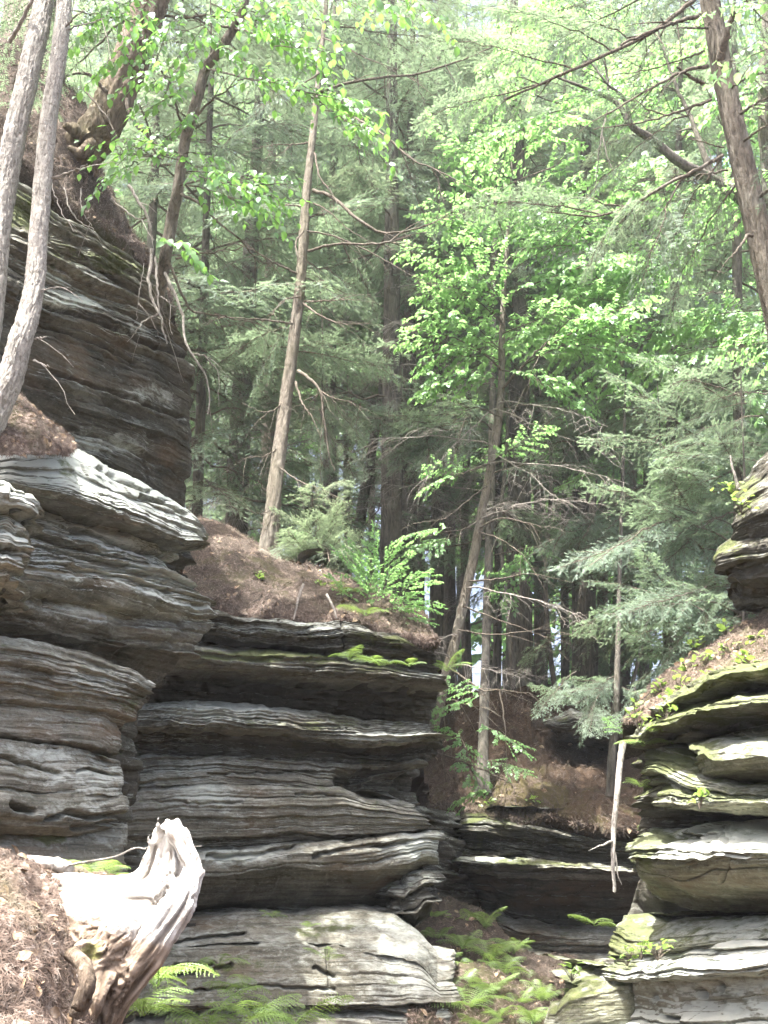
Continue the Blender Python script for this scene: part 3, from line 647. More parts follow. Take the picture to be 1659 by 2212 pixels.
rock_layer(cG, M_pale, [(1275, 2056), (1400, 2052), (1500, 2034), (1720, 2008)], [(1262, 2110), (1340, 2116), (1500, 2110), (1720, 2092)], dG, ((0, -0.28), (0.5, 0.0), (0.9, 0.12), (1, 0.0)), (0.022, 0.05, 0.075), endL=0.14, back=0.9,
           paint=[('moss', 1300, 2080, 60, 40, .9), ('lichen', 1580, 2060, 200, 40, .3)])
rock_layer(cG, M_pale, [(1336, 2112), (1450, 2112), (1720, 2092)], [(1318, 2330), (1450, 2330), (1720, 2330)], dG, ((0, -0.12), (0.3, -0.16), (0.6, -0.02), (1, 0.1)), (0.10, 0.26, 0.035), endL=0.1, back=0.9, rough=1.4,
           paint=[('lichen', 1580, 2120, 160, 25, .5), ('stain', 1400, 2190, 80, 40, .5), ('rust', 1400, 2150, 90, 40, .4)],
           cracks=[([(1400, 2150), (1406, 2156)], 6, 0.1), ([(1500, 2140), (1506, 2150)], 6, 0.12), ([(1545, 2130), (1550, 2140)], 6, 0.12), ([(1420, 2195), (1460, 2200)], 5, 0.1)])
cG2 = qthing('boulder', (1250, 2212, 8.0), 'angular olive-green algae-covered boulder at the foot of the ledges by the ferns', 'rock')
rock_layer(cG2, M_green, [(1172, 2166), (1230, 2136), (1372, 2096)], [(1136, 2330), (1230, 2330), (1362, 2330)], [(1130, 8.6), (1230, 8.3), (1350, 8.35)], ((0, -0.14), (0.15, 0.0), (1, 0.05)), (0.1, 0.3, 0.015), endL=0.12, endR=0.06, back=0.8, rough=0.6,
           paint=[('moss', 1240, 2180, 130, 100, .35)])
# overhanging slabs high on the right edge
cH = qthing('rock_overhang', (1600, 1320, 8.2), 'black overhanging rock slabs with moss patches jutting in above the needle slope', 'rock')
dH = [(1500, 8.6), (1600, 8.1), (1720, 7.7)]
rock_layer(cH, M_dark, [(1538, 1094), (1600, 1042), (1640, 1000), (1720, 930)], [(1520, 1168), (1610, 1158), (1720, 1150)], dH, ((0, -0.5), (0.3, -0.1), (0.7, 0.05), (1, -0.1)), (0.14, 0.3, 0.03), endL=0.24, back=1.4, rough=1.6,
           paint=[('stain', 1640, 1100, 120, 100, .7), ('moss', 1610, 1050, 40, 40, .6), ('moss', 1590, 1100, 25, 15, .7)])
rock_layer(cH, M_dark, [(1518, 1164), (1600, 1160), (1720, 1148)], [(1500, 1218), (1600, 1206), (1720, 1190)], dH, ((0, -0.14), (0.5, 0.06), (1, 0.08)), (0.12, 0.25, 0.04), endL=0.22, back=1.2, rough=1.8,
           paint=[('moss', 1560, 1190, 60, 22, .8), ('stain', 1650, 1180, 100, 40, .6)])
rock_layer(cH, M_dark, [(1498, 1214), (1600, 1204), (1720, 1188)], [(1532, 1282), (1610, 1306), (1720, 1310)], dH, ((0, 0.05), (0.4, 0.0), (1, -0.55)), (0.08, 0.2, 0.05), endL=0.22, back=1.0, rough=1.4,
           paint=[('stain', 1620, 1260, 130, 60, .8), ('rust', 1640, 1260, 60, 30, .5)])

def core(parent, mat, top, bot, dep, set_back, **kw):
    """the solid rock behind the weathered beds"""
    return rock_layer(parent, mat, top, bot, [(x, y + set_back) for x, y in dep], ((0, -0.05), (0.5, 0), (1, 0)), (0.06, 0.18, 0.08), back=1.2, res=(5, 4), name='rock_core', **kw)
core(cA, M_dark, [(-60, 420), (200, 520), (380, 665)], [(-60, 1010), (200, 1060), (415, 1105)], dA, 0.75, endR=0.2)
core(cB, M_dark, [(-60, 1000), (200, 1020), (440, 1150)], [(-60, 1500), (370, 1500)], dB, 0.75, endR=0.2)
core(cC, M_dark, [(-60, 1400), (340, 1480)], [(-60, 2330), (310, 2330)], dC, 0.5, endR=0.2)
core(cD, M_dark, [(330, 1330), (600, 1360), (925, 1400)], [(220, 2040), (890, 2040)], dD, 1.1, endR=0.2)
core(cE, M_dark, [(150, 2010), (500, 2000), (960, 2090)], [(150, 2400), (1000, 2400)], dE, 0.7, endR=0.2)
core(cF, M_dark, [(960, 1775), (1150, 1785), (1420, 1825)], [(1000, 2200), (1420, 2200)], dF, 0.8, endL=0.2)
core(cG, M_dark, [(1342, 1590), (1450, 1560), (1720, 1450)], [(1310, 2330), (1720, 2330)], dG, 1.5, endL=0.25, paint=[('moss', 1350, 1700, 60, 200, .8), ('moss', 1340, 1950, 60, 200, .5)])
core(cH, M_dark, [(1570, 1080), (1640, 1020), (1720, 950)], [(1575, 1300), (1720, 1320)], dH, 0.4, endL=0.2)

# ------------------------------------------------------------------ earth: lofted banks and floors
def loft(name, rows, mat, label=None, kind='structure', nr=60, nc=120, amp=0.05, fr=2.0, moss=(), cat=None):
    """rows of (qx,qy,Y) from the front edge to the back; every row has the same number of points"""
    R = np.array([[PQ(*p) for p in r] for r in rows])           # k,m,3
    k, m, _ = R.shape
    A = np.stack([smooth_path(R[i], nc) for i in range(k)], 0)
    B = np.stack([smooth_path(A[:, j], nr) for j in range(nc)], 1)
    X, Y, Z = B[..., 0], B[..., 1], B[..., 2]
    d = amp * fbm(X * fr, Y * fr, Z * fr, 77, 5, 0.55) + amp * 0.25 * vnoise(X * 22, Y * 22, Z * 22, 78)
    B = B.copy(); B[..., 2] += d; B[..., 1] -= d * 0.4
    at = np.zeros(B.shape[:2])
    for x, y, z, r, s in moss:
        c = PQ(x, y, z); at += s * np.exp(-((B - c) ** 2).sum(-1) / r ** 2)
    o = mk(name, B.reshape(-1, 3), grid_faces(nr, nc), mat, attrs={'moss': at})
    tag(o, label, cat, kind=kind)
    EARTH.append((o, B)); return B
EARTH = []
# needle-covered plateau above the middle block
g_plateau = loft('needle_slope', [
    [(395, 1340, 10.3), (520, 1362, 10.4), (650, 1378, 10.5), (760, 1378, 10.6), (870, 1400, 10.6), (935, 1416, 10.7)],
    [(395, 1300, 9.9), (520, 1334, 10.0), (650, 1350, 10.1), (760, 1348, 10.2), (870, 1380, 10.3), (945, 1402, 10.4)],
    [(395, 1290, 10.0), (520, 1305, 10.1), (650, 1318, 10.2), (760, 1322, 10.3), (870, 1350, 10.4), (940, 1384, 10.5)],
    [(395, 1230, 10.6), (500, 1215, 10.9), (620, 1250, 11.0), (740, 1275, 11.0), (850, 1315, 11.0), (930, 1366, 11.0)],
    [(390, 1130, 12.0), (480, 1150, 12.2), (575, 1190, 12.4), (690, 1228, 12.4), (810, 1275, 12.2), (920, 1350, 12.0)],
    [(390, 1130, 14.0), (480, 1160, 14.2), (575, 1220, 14.4), (690, 1260, 14.4), (810, 1320, 14.2), (920, 1420, 14.0)],
    [(300, 1280, 18.0), (460, 1290, 18.2), (575, 1300, 18.4), (690, 1330, 18.4), (810, 1420, 18.2), (980, 1480, 18.0)]], M_soil,
    'reddish-brown needle-covered slope on top of the middle rock block', amp=0.07, fr=2.2, moss=[(560, 1270, 11, .5, .6), (850, 1375, 10.4, .4, 1), (900, 1390, 10.4, .3, 1)])
loft('needle_bank', [
    [(-60, 985, 6.2), (40, 990, 6.25), (110, 975, 6.4), (160, 968, 6.6)],
    [(-60, 930, 6.25), (40, 935, 6.3), (110, 945, 6.45), (158, 962, 6.65)],
    [(-60, 860, 6.5), (30, 868, 6.6), (90, 905, 6.7), (150, 948, 6.9)],
    [(-60, 850, 7.3), (30, 870, 7.4), (90, 915, 7.5), (150, 960, 7.6)]], M_soil, 'small sunlit needle-covered bank at the foot of the two pale trunks', nr=40, nc=60, amp=0.04, fr=4, moss=[(100, 945, 6.5, .3, 1.2)])
loft('needle_slope', [
    [(1350, 1640, 9.1), (1445, 1600, 8.8), (1550, 1540, 8.5), (1630, 1510, 8.3), (1740, 1495, 8.1)],
    [(1345, 1582, 8.62), (1440, 1534, 8.32), (1540, 1474, 7.92), (1620, 1446, 7.72), (1740, 1424, 7.5)],
    [(1358, 1552, 8.7), (1448, 1505, 8.4), (1542, 1448, 8.05), (1620, 1418, 7.85), (1740, 1390, 7.6)],
    [(1400, 1490, 9.0), (1470, 1436, 8.8), (1550, 1382, 8.6), (1630, 1342, 8.4), (1740, 1310, 8.1)],
    [(1400, 1485, 10.0), (1470, 1450, 10.0), (1550, 1400, 10.0), (1630, 1360, 10.0), (1740, 1320, 10.0)]], M_soil, 'tan needle slope with low green plants above the mossy ledges', amp=0.045, fr=3,
    moss=[(1360, 1570, 8.4, .4, 1.2), (1440, 1520, 8.2, .4, .9), (1560, 1470, 7.8, .5, .8)])
loft('earth_bank', [
    [(930, 1810, 15.0), (1050, 1800, 14.6), (1150, 1815, 14.4), (1250, 1840, 14.2), (1420, 1870, 14.0)],
    [(930, 1770, 14.4), (1050, 1758, 13.9), (1150, 1775, 13.6), (1250, 1800, 13.4), (1420, 1830, 13.2)],
    [(930, 1745, 14.5), (1050, 1735, 14.0), (1150, 1755, 13.7), (1250, 1775, 13.5), (1420, 1800, 13.4)],
    [(920, 1680, 15.0), (1030, 1665, 14.8), (1140, 1668, 14.6), (1240, 1690, 14.6), (1420, 1720, 14.4)],
    [(900, 1590, 16.2), (1000, 1568, 16.4), (1130, 1545, 16.4), (1220, 1600, 16.4), (1420, 1640, 16.4)],
    [(880, 1520, 18.0), (1000, 1500, 18.4), (1140, 1490, 18.6), (1260, 1500, 18.6), (1440, 1510, 18.4)],
    [(860, 1560, 30.0), (1000, 1560, 30), (1140, 1560, 30), (1280, 1560, 30), (1480, 1560, 30)]], M_forest, 'dim root-matted earth bank above the distant block', amp=0.10, fr=1.6, moss=[(1080, 1720, 14, .6, .8), (1200, 1740, 14, .5, .6)])
loft('fern_slope', [
    [(880, 2260, 8.6), (960, 2260, 8.6), (1060, 2260, 8.7), (1160, 2260, 8.8), (1260, 2260, 8.9)],
    [(880, 2170, 9.2), (960, 2165, 9.3), (1060, 2165, 9.4), (1160, 2160, 9.5), (1260, 2160, 9.6)],
    [(880, 2060, 10.4), (960, 2060, 10.5), (1060, 2070, 10.6), (1150, 2095, 10.7), (1260, 2110, 10.8)],
    [(880, 1965, 11.8), (945, 1958, 12.0), (1030, 1985, 12.2), (1130, 2070, 12.2), (1260, 2090, 12.4)],
    [(880, 1950, 14.2), (945, 1945, 14.4), (1030, 1975, 14.4), (1130, 2060, 14.4), (1260, 2080, 14.4)]], M_soil, 'brown leaf-litter slope between the middle block and the boulder, dotted with ferns', amp=0.09, fr=1.8, moss=[(1020, 2150, 9.6, .8, .6)])
loft('earth_bank', [
    [(-60, 520, 8.6), (60, 560, 8.9), (130, 600, 9.1), (220, 640, 9.4), (300, 690, 9.7), (350, 710, 9.9), (385, 730, 10.0)],
    [(-60, 372, 7.95), (60, 400, 8.25), (130, 455, 8.5), (220, 505, 8.85), (300, 570, 9.2), (345, 622, 9.45), (375, 660, 9.6)],
    [(-60, 300, 8.1), (60, 325, 8.4), (130, 385, 8.6), (220, 455, 9.0), (300, 540, 9.35), (340, 600, 9.6), (368, 640, 9.8)],
    [(-60, 170, 8.8), (60, 195, 9.0), (130, 250, 9.1), (195, 315, 9.3), (250, 440, 9.6), (308, 548, 9.8), (343, 612, 10.0)],
    [(-60, 60, 9.8), (40, 90, 10.0), (120, 170, 10.0), (185, 240, 10.0), (230, 420, 10.3), (290, 540, 10.5), (330, 620, 10.5)],
    [(-60, 60, 12.5), (40, 100, 12.5), (120, 190, 12.5), (185, 300, 12.5), (230, 450, 12.5), (290, 570, 12.5), (330, 640, 12.5)]], M_soil, 'crumbling brown earth bank with hanging roots on top of the overhanging cliff', amp=0.09, fr=2.6, moss=[(110, 450, 8, .4, .8), (250, 560, 8.7, .4, .9)])
loft('foreground_bank', [
    [(-120, 2420, 3.2), (60, 2420, 3.25), (160, 2420, 3.3), (240, 2420, 3.5), (300, 2420, 3.9)],
    [(-120, 2150, 3.4), (20, 2150, 3.45), (110, 2190, 3.5), (170, 2230, 3.65), (240, 2290, 4.0)],
    [(-120, 1990, 3.7), (10, 1985, 3.75), (80, 2020, 3.8), (150, 2090, 3.9), (230, 2170, 4.2)],
    [(-120, 1895, 4.0), (0, 1890, 4.0), (70, 1915, 4.1), (150, 1960, 4.15), (230, 2030, 4.4)],
    [(-120, 1858, 4.4), (0, 1860, 4.4), (90, 1868, 4.45), (170, 1895, 4.5), (260, 1935, 4.6)],
    [(-120, 1870, 5.2), (0, 1880, 5.2), (90, 1890, 5.2), (200, 1915, 5.2), (300, 1960, 5.2)]], M_soil, 'pinkish-brown needle bank in the near corner around the stump', amp=0.05, fr=4.5, moss=[(170, 2120, 3.8, .12, 1.2), (150, 1900, 4.4, .15, .5)], nr=90, nc=130)
# the floor of the wood behind, and the ground the gorge is cut into
def plain(name, pts, mat, z_amp, label):
    xs = np.linspace(pts[0], pts[1], 90); ys = np.linspace(pts[2], pts[3], 90)
    X, Y = np.meshgrid(xs, ys); Z = pts[4] + z_amp * fbm(X * .12, Y * .12, 0.5, 91, 4) + pts[5] * (Y - pts[2])
    o = mk(name, np.stack([X, Y, Z], -1).reshape(-1, 3), grid_faces(90, 90), mat, attrs={'moss': np.zeros(X.size)})
    tag(o, label, kind='structure')
plain('forest_floor', (-45, 45, 17.5, 130, 4.1, 0.0), M_forest, 0.5, 'level forest floor of needles behind the gorge')
plain('ground', (-70, 70, -30, 40, -0.6, 0.0), M_forest, 0.25, 'dark gorge floor')
# ------------------------------------------------------------------ bough library (mesh data shared between trees)
def as_mesh(o):
    me = o.data; bpy.data.objects.remove(o); return me

def needles_of(O, D, Ls, up, nl=0.027, nw=0.011, m=7, r=None):
    """two-ranked needles on twigs: origins O, directions D, lengths Ls"""
    n = len(O); r = r or rng
    s = np.cross(D, up); s /= np.linalg.norm(s, axis=1, keepdims=True) + 1e-9
    t = (np.arange(m) + 0.5) / m
    P = O[:, None] + D[:, None] * (Ls[:, None] * t[None])[..., None]           # n,m,3
    V = []
    for sg in (-1, 1):
        jit = r.normal(0, 0.004, (n, m, 3))
        side = s[:, None] * sg; taper = (1.0 - 0.45 * t)[None, :, None]
        a = P - D[:, None] * nw * 0.5; b = P + D[:, None] * nw * 0.5
        tip = P + side * nl * taper + D[:, None] * nl * 0.45 + jit
        V.append(np.stack([a, b, tip], 2))
    V = np.concatenate(V, 1).reshape(-1, 3)
    return V, np.arange(len(V)).reshape(-1, 3)

def hem_bough(seed, L=2.2, wide=0.62, droop=0.16, dens=1.0, bare=0.12, mats=None):
    r = np.random.default_rng(seed)
    mb = MB(); nV = []; nF = []; cnt = 0
    x = np.linspace(0, L, 14)
    main = np.stack([x, 0.09 * np.sin(x * 2.1 + seed) * x / L, 0.06 * x - droop * x * x / L + 0.02 * r.normal(size=14)], -1)
    mb.tube(main, np.linspace(0.016, 0.003, 14), 5)
    O = []; D = []; Ls = []
    k = int(L / 0.052 * dens)
    for i in range(k):
        f = bare + (1 - bare) * (i + r.random()) / k
        if r.random() < 0.10: continue
        p = np.array([np.interp(f * L, x, main[:, c]) for c in range(3)])
        sg = 1 if i % 2 else -1
        ln = wide * (0.30 + 0.9 * math.sin(math.pi * min(1, f * 0.92 + 0.1)) ** 0.8) * (1 - f * 0.45) * (0.6 + 0.6 * r.random())
        an = math.radians(52 - 12 * f + r.normal() * 9) * sg
        d = np.array([math.cos(an), math.sin(an), r.normal() * 0.10])
        m = 7; tt = np.linspace(0, 1, m)[:, None]
        path = p + d * ln * tt + np.array([0.12 * ln, 0, 0]) * tt ** 2 + np.array([0, 0, -(0.18 + 0.5 * r.random()) * ln]) * tt ** 2
        mb.tube(path, np.linspace(0.0045, 0.0015, m), 3, cap=False)
        nt = max(3, int(ln / 0.036))
        for j in range(nt):
            g = (j + r.random()) / nt
            if g < 0.12: continue
            q = np.array([np.interp(g, tt[:, 0], path[:, c]) for c in range(3)])
            s2 = 1 if j % 2 else -1
            a2 = math.atan2(d[1], d[0]) + s2 * math.radians(48 + r.normal() * 12)
            O.append(q); D.append([math.cos(a2), math.sin(a2), -0.40 + r.normal() * 0.30]); Ls.append((0.19 - 0.08 * g) * (0.6 + 0.7 * r.random()))
        O.append(path[-1]); D.append(d + [0, 0, -0.25]); Ls.append(0.08)
        O.append(path[m // 2]); D.append(path[-1] - path[m // 2]); Ls.append(ln * 0.5)
    O = np.array(O); D = np.array(D); D /= np.linalg.norm(D, axis=1, keepdims=True); Ls = np.array(Ls)
    V, Fc = needles_of(O, D, Ls, np.array([0, 0, 1.0]) + 0.25 * r.normal(size=(len(O), 3)), r=r)
    nw = mb.n; mb.add(V, Fc)
    Vall = np.vstack(mb.V); tris = []; mi = []
    for f in mb.Fq:
        if f.shape[1] == 4:
            tris += [f[:, [0, 1, 2]], f[:, [0, 2, 3]]]; mi += [np.zeros(len(f) * 2, int)]
        else: tris.append(f); mi.append(np.ones(len(f), int))
    T = np.vstack(tris); mi = np.concatenate(mi)
    ok = (T[:, 0] != T[:, 1]) & (T[:, 1] != T[:, 2]) & (T[:, 0] != T[:, 2])
    return as_mesh(mk('hemlock_bough', Vall, T[ok], mats or [M_twig, M_hem], smooth=False, matidx=mi[ok]))

LEAF_V = np.array([[0, 0, 0], [.28, .30, .05], [.28, -.30, .05], [.38, 0, -.02], [.62, .27, .03], [.62, -.27, .03], [.70, 0, -.05], [1, 0, -.14]], float)
LEAF_F = np.array([[0, 3, 1], [0, 2, 3], [1, 3, 4], [3, 6, 4], [2, 5, 3], [3, 5, 6], [4, 6, 7], [6, 5, 7]])
def leaves_of(O, D, U, size):
    n = len(O); s = np.cross(U, D); s /= np.linalg.norm(s, axis=1, keepdims=True) + 1e-9; U = np.cross(D, s)
    V = O[:, None] + size[:, None, None] * (LEAF_V[None, :, :1] * D[:, None] + LEAF_V[None, :, 1:2] * s[:, None] + LEAF_V[None, :, 2:] * U[:, None])
    return V.reshape(-1, 3), (LEAF_F[None] + 8 * np.arange(n)[:, None, None]).reshape(-1, 3)

def leaf_bough(seed, L=1.5, wide=0.6, leaf=0.07, nsec=15, mats=None, fill=1.0):
    r = np.random.default_rng(seed); mb = MB()
    x = np.linspace(0, L, 12)
    main = np.stack([x, 0.10 * np.sin(x * 2.4 + seed) * x / L, 0.10 * x - 0.13 * x * x / L], -1)
    mb.tube(main, np.linspace(0.011, 0.002, 12), 4)
    O = []; D = []; U = []; Sz = []
    def put(p, d):
        O.append(p); dd = np.array(d) + [0, 0, -0.35 - 0.3 * r.random()] + r.normal(0, 0.22, 3); D.append(dd)
        U.append(np.array([0, 0, 1.0]) + r.normal(0, 0.32, 3)); Sz.append(leaf * (0.6 + 0.65 * r.random()))
    for i in range(nsec):
        f = 0.12 + 0.88 * (i + r.random()) / nsec
        p = np.array([np.interp(f * L, x, main[:, c]) for c in range(3)]); sg = 1 if i % 2 else -1
        ln = wide * (0.45 + 0.75 * math.sin(math.pi * min(1, f))) * (0.55 + 0.6 * r.random())
        an = math.radians(48 + r.normal() * 12) * sg; d = np.array([math.cos(an), math.sin(an), r.normal() * 0.14])
        m = 6; tt = np.linspace(0, 1, m)[:, None]
        path = p + d * ln * tt + np.array([0, 0, -(0.05 + 0.2 * r.random()) * ln]) * tt ** 2
        mb.tube(path, np.linspace(0.004, 0.0012, m), 3, cap=False)
        nl = max(3, int(ln / 0.034 * fill))
        for j in range(nl):
            g = 0.08 + 0.92 * (j + r.random()) / nl
            q = np.array([np.interp(g, tt[:, 0], path[:, c]) for c in range(3)])
            a2 = math.atan2(d[1], d[0]) + (1 if j % 2 else -1) * math.radians(45 + 20 * r.normal())
            put(q, [math.cos(a2), math.sin(a2), 0])
        put(path[-1], d)
    put(main[-1], [1, 0, 0])
    O = np.array(O); D = np.array(D); D /= np.linalg.norm(D, axis=1, keepdims=True); U = np.array(U)
    V, Fc = leaves_of(O, D, U, np.array(Sz)); mb.add(V, Fc)
    tris = []; mi = []
    for f in mb.Fq:
        if f.shape[1] == 4: tris += [f[:, [0, 1, 2]], f[:, [0, 2, 3]]]; mi += [np.zeros(len(f) * 2, int)]
        else: tris.append(f); mi.append(np.ones(len(f), int))
    T = np.vstack(tris); mi = np.concatenate(mi); ok = (T[:, 0] != T[:, 1]) & (T[:, 1] != T[:, 2]) & (T[:, 0] != T[:, 2])
    return as_mesh(mk('leafy_bough', np.vstack(mb.V), T[ok], mats or [M_twig, M_leaf2], smooth=False, matidx=mi[ok]))

def dead_bough(seed, L=2.0, n=16, mat=None, droop=0.35):
    r = np.random.default_rng(seed); mb = MB(); x = np.linspace(0, L, 14)
    main = np.stack([x, 0.06 * r.normal(size=14).cumsum() * 0.4, 0.16 * x - droop * 0.5 * x * x / L + 0.012 * r.normal(size=14)], -1)
    mb.tube(main, np.linspace(0.013, 0.002, 14), 5)
    for i in range(n):
        f = 0.1 + 0.88 * r.random(); p = np.array([np.interp(f * L, x, main[:, c]) for c in range(3)])
        ln = (0.25 + 0.65 * r.random()) * (1.1 - 0.6 * f); an = math.radians(35 + 30 * r.random()) * r.choice([-1, 1])
        d = np.array([math.cos(an), math.sin(an), 0.05 + r.normal() * 0.25]); m = 8; tt = np.linspace(0, 1, m)[:, None]
        path = p + d * ln * tt + np.array([0, 0, -(0.2 + droop * 1.4 * r.random()) * ln]) * tt ** 2 + 0.012 * r.normal(size=(m, 3)) * tt
        mb.tube(path, np.linspace(0.004, 0.0012, m), 3, cap=False)
        for j in range(4):
            g = 0.2 + 0.75 * r.random(); q = np.array([np.interp(g, tt[:, 0], path[:, c]) for c in range(3)])
            l2 = 0.08 + 0.22 * r.random(); a2 = math.atan2(d[1], d[0]) + r.choice([-1, 1]) * 0.8
            t2 = np.linspace(0, 1, 5)[:, None]
            mb.tube(q + np.array([math.cos(a2), math.sin(a2), -0.1]) * l2 * t2 + np.array([0, 0, -0.4 * l2]) * t2 ** 2, np.linspace(0.0022, 0.001, 5), 3, cap=False)
    o = mb.build('dead_bough', mat or M_dead, smooth=True); return as_mesh(o)

HEM = [hem_bough(11), hem_bough(12, 2.0, 0.7, 0.22), hem_bough(13, 2.4, 0.55, 0.12), hem_bough(14, 1.6, 0.6, 0.28)]
HEMP = [hem_bough(21, 2.0, 0.65, 0.2, mats=[M_twig, M_hem_pale]), hem_bough(22, 1.7, 0.7, 0.15, mats=[M_twig, M_hem_pale])]
LEAFB = [leaf_bough(31, 1.5, 0.6, 0.085, 18, fill=1.2), leaf_bough(32, 1.7, 0.55, 0.08, 20, fill=1.2), leaf_bough(33, 1.3, 0.7, 0.09, 16, fill=1.2)]
DEADB = [dead_bough(41), dead_bough(42, 1.6, 20, None, 0.6), dead_bough(43, 2.2, 12, M_twig, 0.2)]

def bough_matrix(p, d, sc, roll=0.0):
    X = Vector(d).normalized(); up = Vector((0, 0, 1))
    Yv = up.cross(X)
    if Yv.length < 1e-3: Yv = Vector((0, 1, 0))
    Yv.normalize(); Z = X.cross(Yv)
    M = Matrix((X, Yv, Z)).transposed().to_4x4() @ Matrix.Rotation(roll, 4, 'X') @ Matrix.Scale(sc, 4)
    M.translation = Vector(p); return M

def bough(tree, lib, p, d, sc, r, roll=None, name=None):
    me = lib[r.randrange(len(lib))]
    nm = name or ('dead_bough' if lib is DEADB else 'leafy_bough' if lib is LEAFB else 'bough')
    return inst(nm, me, tree, bough_matrix(p, d, sc, r.gauss(0, 0.45) if roll is None else roll))

# ------------------------------------------------------------------ trunks
def bark_disp(path, amp, fr=9.0, seed=0, flare=None):
    L = np.concatenate([[0], np.cumsum(np.linalg.norm(np.diff(path, axis=0), axis=1))])
    def f(i, a):
        s = L[i][:, None]
        n = fbm(np.cos(a)[None] * fr * .35, np.sin(a)[None] * fr * .35, s * fr * .35, seed, 4, 0.6)
        n2 = vnoise(np.cos(a)[None] * fr, np.sin(a)[None] * fr, s * fr * .6, seed + 9)
        d = amp * (n * 0.8 + 0.7 * (0.5 - np.abs(n2)))
        if flare: d = d + flare[0] * np.exp(-s / flare[1]) * (1 + 0.5 * np.cos(a * 5 + seed)[None])
        return d
    return f

def trunk_path(q, n): return smooth_path([PQ(*p) for p in q], n)

def add_trunk(tree, q, rq, mat, n=120, seg=24, amp=0.10, fr=9.0, seed=0, flare=None, name='trunk', world=None):
    """q: (qx,qy,Y) from the foot up; rq: half widths in photo pixels at those points"""
    pts = trunk_path(q, n) if world is None else smooth_path(world, n)
    if world is None:
        rm = [r_ * p[2] / F / 0.97 for r_, p in zip(rq, q)]
    else: rm = rq
    rad = np.interp(np.linspace(0, 1, n), np.linspace(0, 1, len(rm)), rm)
    mb = MB(); mb.tube(pts, rad, seg, disp=bark_disp(pts, amp, fr, seed, flare))
    return mb.build(name, mat, tree), pts, rad

def branch(tree, q, r0, r1, mat, n=22, seg=6, name='branch', sub=0, sd=0):
    pts = smooth_path([PQ(*p) for p in q], n)
    r = np.random.default_rng(sd + int(q[0][0]) * 13 + int(q[0][1]))
    pts = pts + r.normal(0, 0.004, pts.shape)
    mb = MB(); mb.tube(pts, np.linspace(r0, r1, n), seg)
    T = np.gradient(pts, axis=0)
    for k in range(sub):
        i = int(n * (0.2 + 0.75 * r.random())); i = min(i, n - 1); ln = 0.15 + 0.5 * r.random()
        d = T[i] / np.linalg.norm(T[i]) + r.normal(0, 0.55, 3) + [0, 0, -0.25]; d /= np.linalg.norm(d)
        t = np.linspace(0, 1, 7)[:, None]
        path = pts[i] + d * ln * t + np.array([0, 0, -0.25 * ln]) * t ** 2 + r.normal(0, 0.006, (7, 3)) * t
        mb.tube(path, np.linspace(r1 * 0.9 + 0.001, 0.0012, 7), 3, cap=False)
    return mb.build(name, mat, tree), pts

def pt_on(pts, f): i = f * (len(pts) - 1); a = int(i); b = min(a + 1, len(pts) - 1); return pts[a] + (pts[b] - pts[a]) * (i - a)

def hem_tree(label, qx, Y, qtop, hw, seed, crown=(9.5, 20), low=0.25, zlow=6.0, mat=None, lib=None, dead=0.35, sc=1.15, step=0.20, zb=4.0, group=None, name='hemlock_tree', lean=0.0, seg=12):
    """a straight forest tree: its trunk stands at qx (seen at qy 1250), boughs all round"""
    r = random.Random(seed)
    b = PQ(qx, 1250, Y); t = PQ(qtop, 200, Y + lean)
    dirv = (t - b) / (t[2] - b[2]); foot = b + dirv * (zb - b[2]); top = b + dirv * (crown[1] + 1.5 - b[2])
    tree = thing(name, foot.tolist(), label, 'tree', group)
    rad = hw * Y / F
    k = 5; W = [foot + (top - foot) * i / (k - 1) + np.array([r.gauss(0, .04), r.gauss(0, .04), 0]) * (i > 0) for i in range(k)]
    ob, pts, rr = add_trunk(tree, None, [rad * 1.12, rad * .95, rad * .68, rad * .42, rad * .15], mat or M_bark_dark, 70, seg, 0.10, 7.0, seed, (0.35, 0.5), world=W)
    az = r.random() * 6.28
    z = zlow
    zz = pts[:, 2]
    while z < crown[1]:
        dense = z > crown[0]
        f = (z - zlow) / max(1, crown[1] - zlow)
        p = [float(np.interp(z, zz, pts[:, c])) for c in range(3)]
        az += 2.4 + r.gauss(0, .3)
        d = (math.cos(az), math.sin(az), 0.12 - 0.55 * r.random())
        if dense or r.random() < low:
            bough(tree, lib or (HEM if r.random() < 0.8 else HEMP), p, d, sc * (1.15 - 0.55 * max(0, f)) * (0.75 + 0.5 * r.random()), r)
        elif r.random() < min(1, dead * 1.7):
            bough(tree, DEADB, p, d, 0.8 * (0.6 + 0.7 * r.random()), r)
        z += step * (0.6 + 0.8 * r.random()) * (1.0 if dense else 0.6)
    return tree

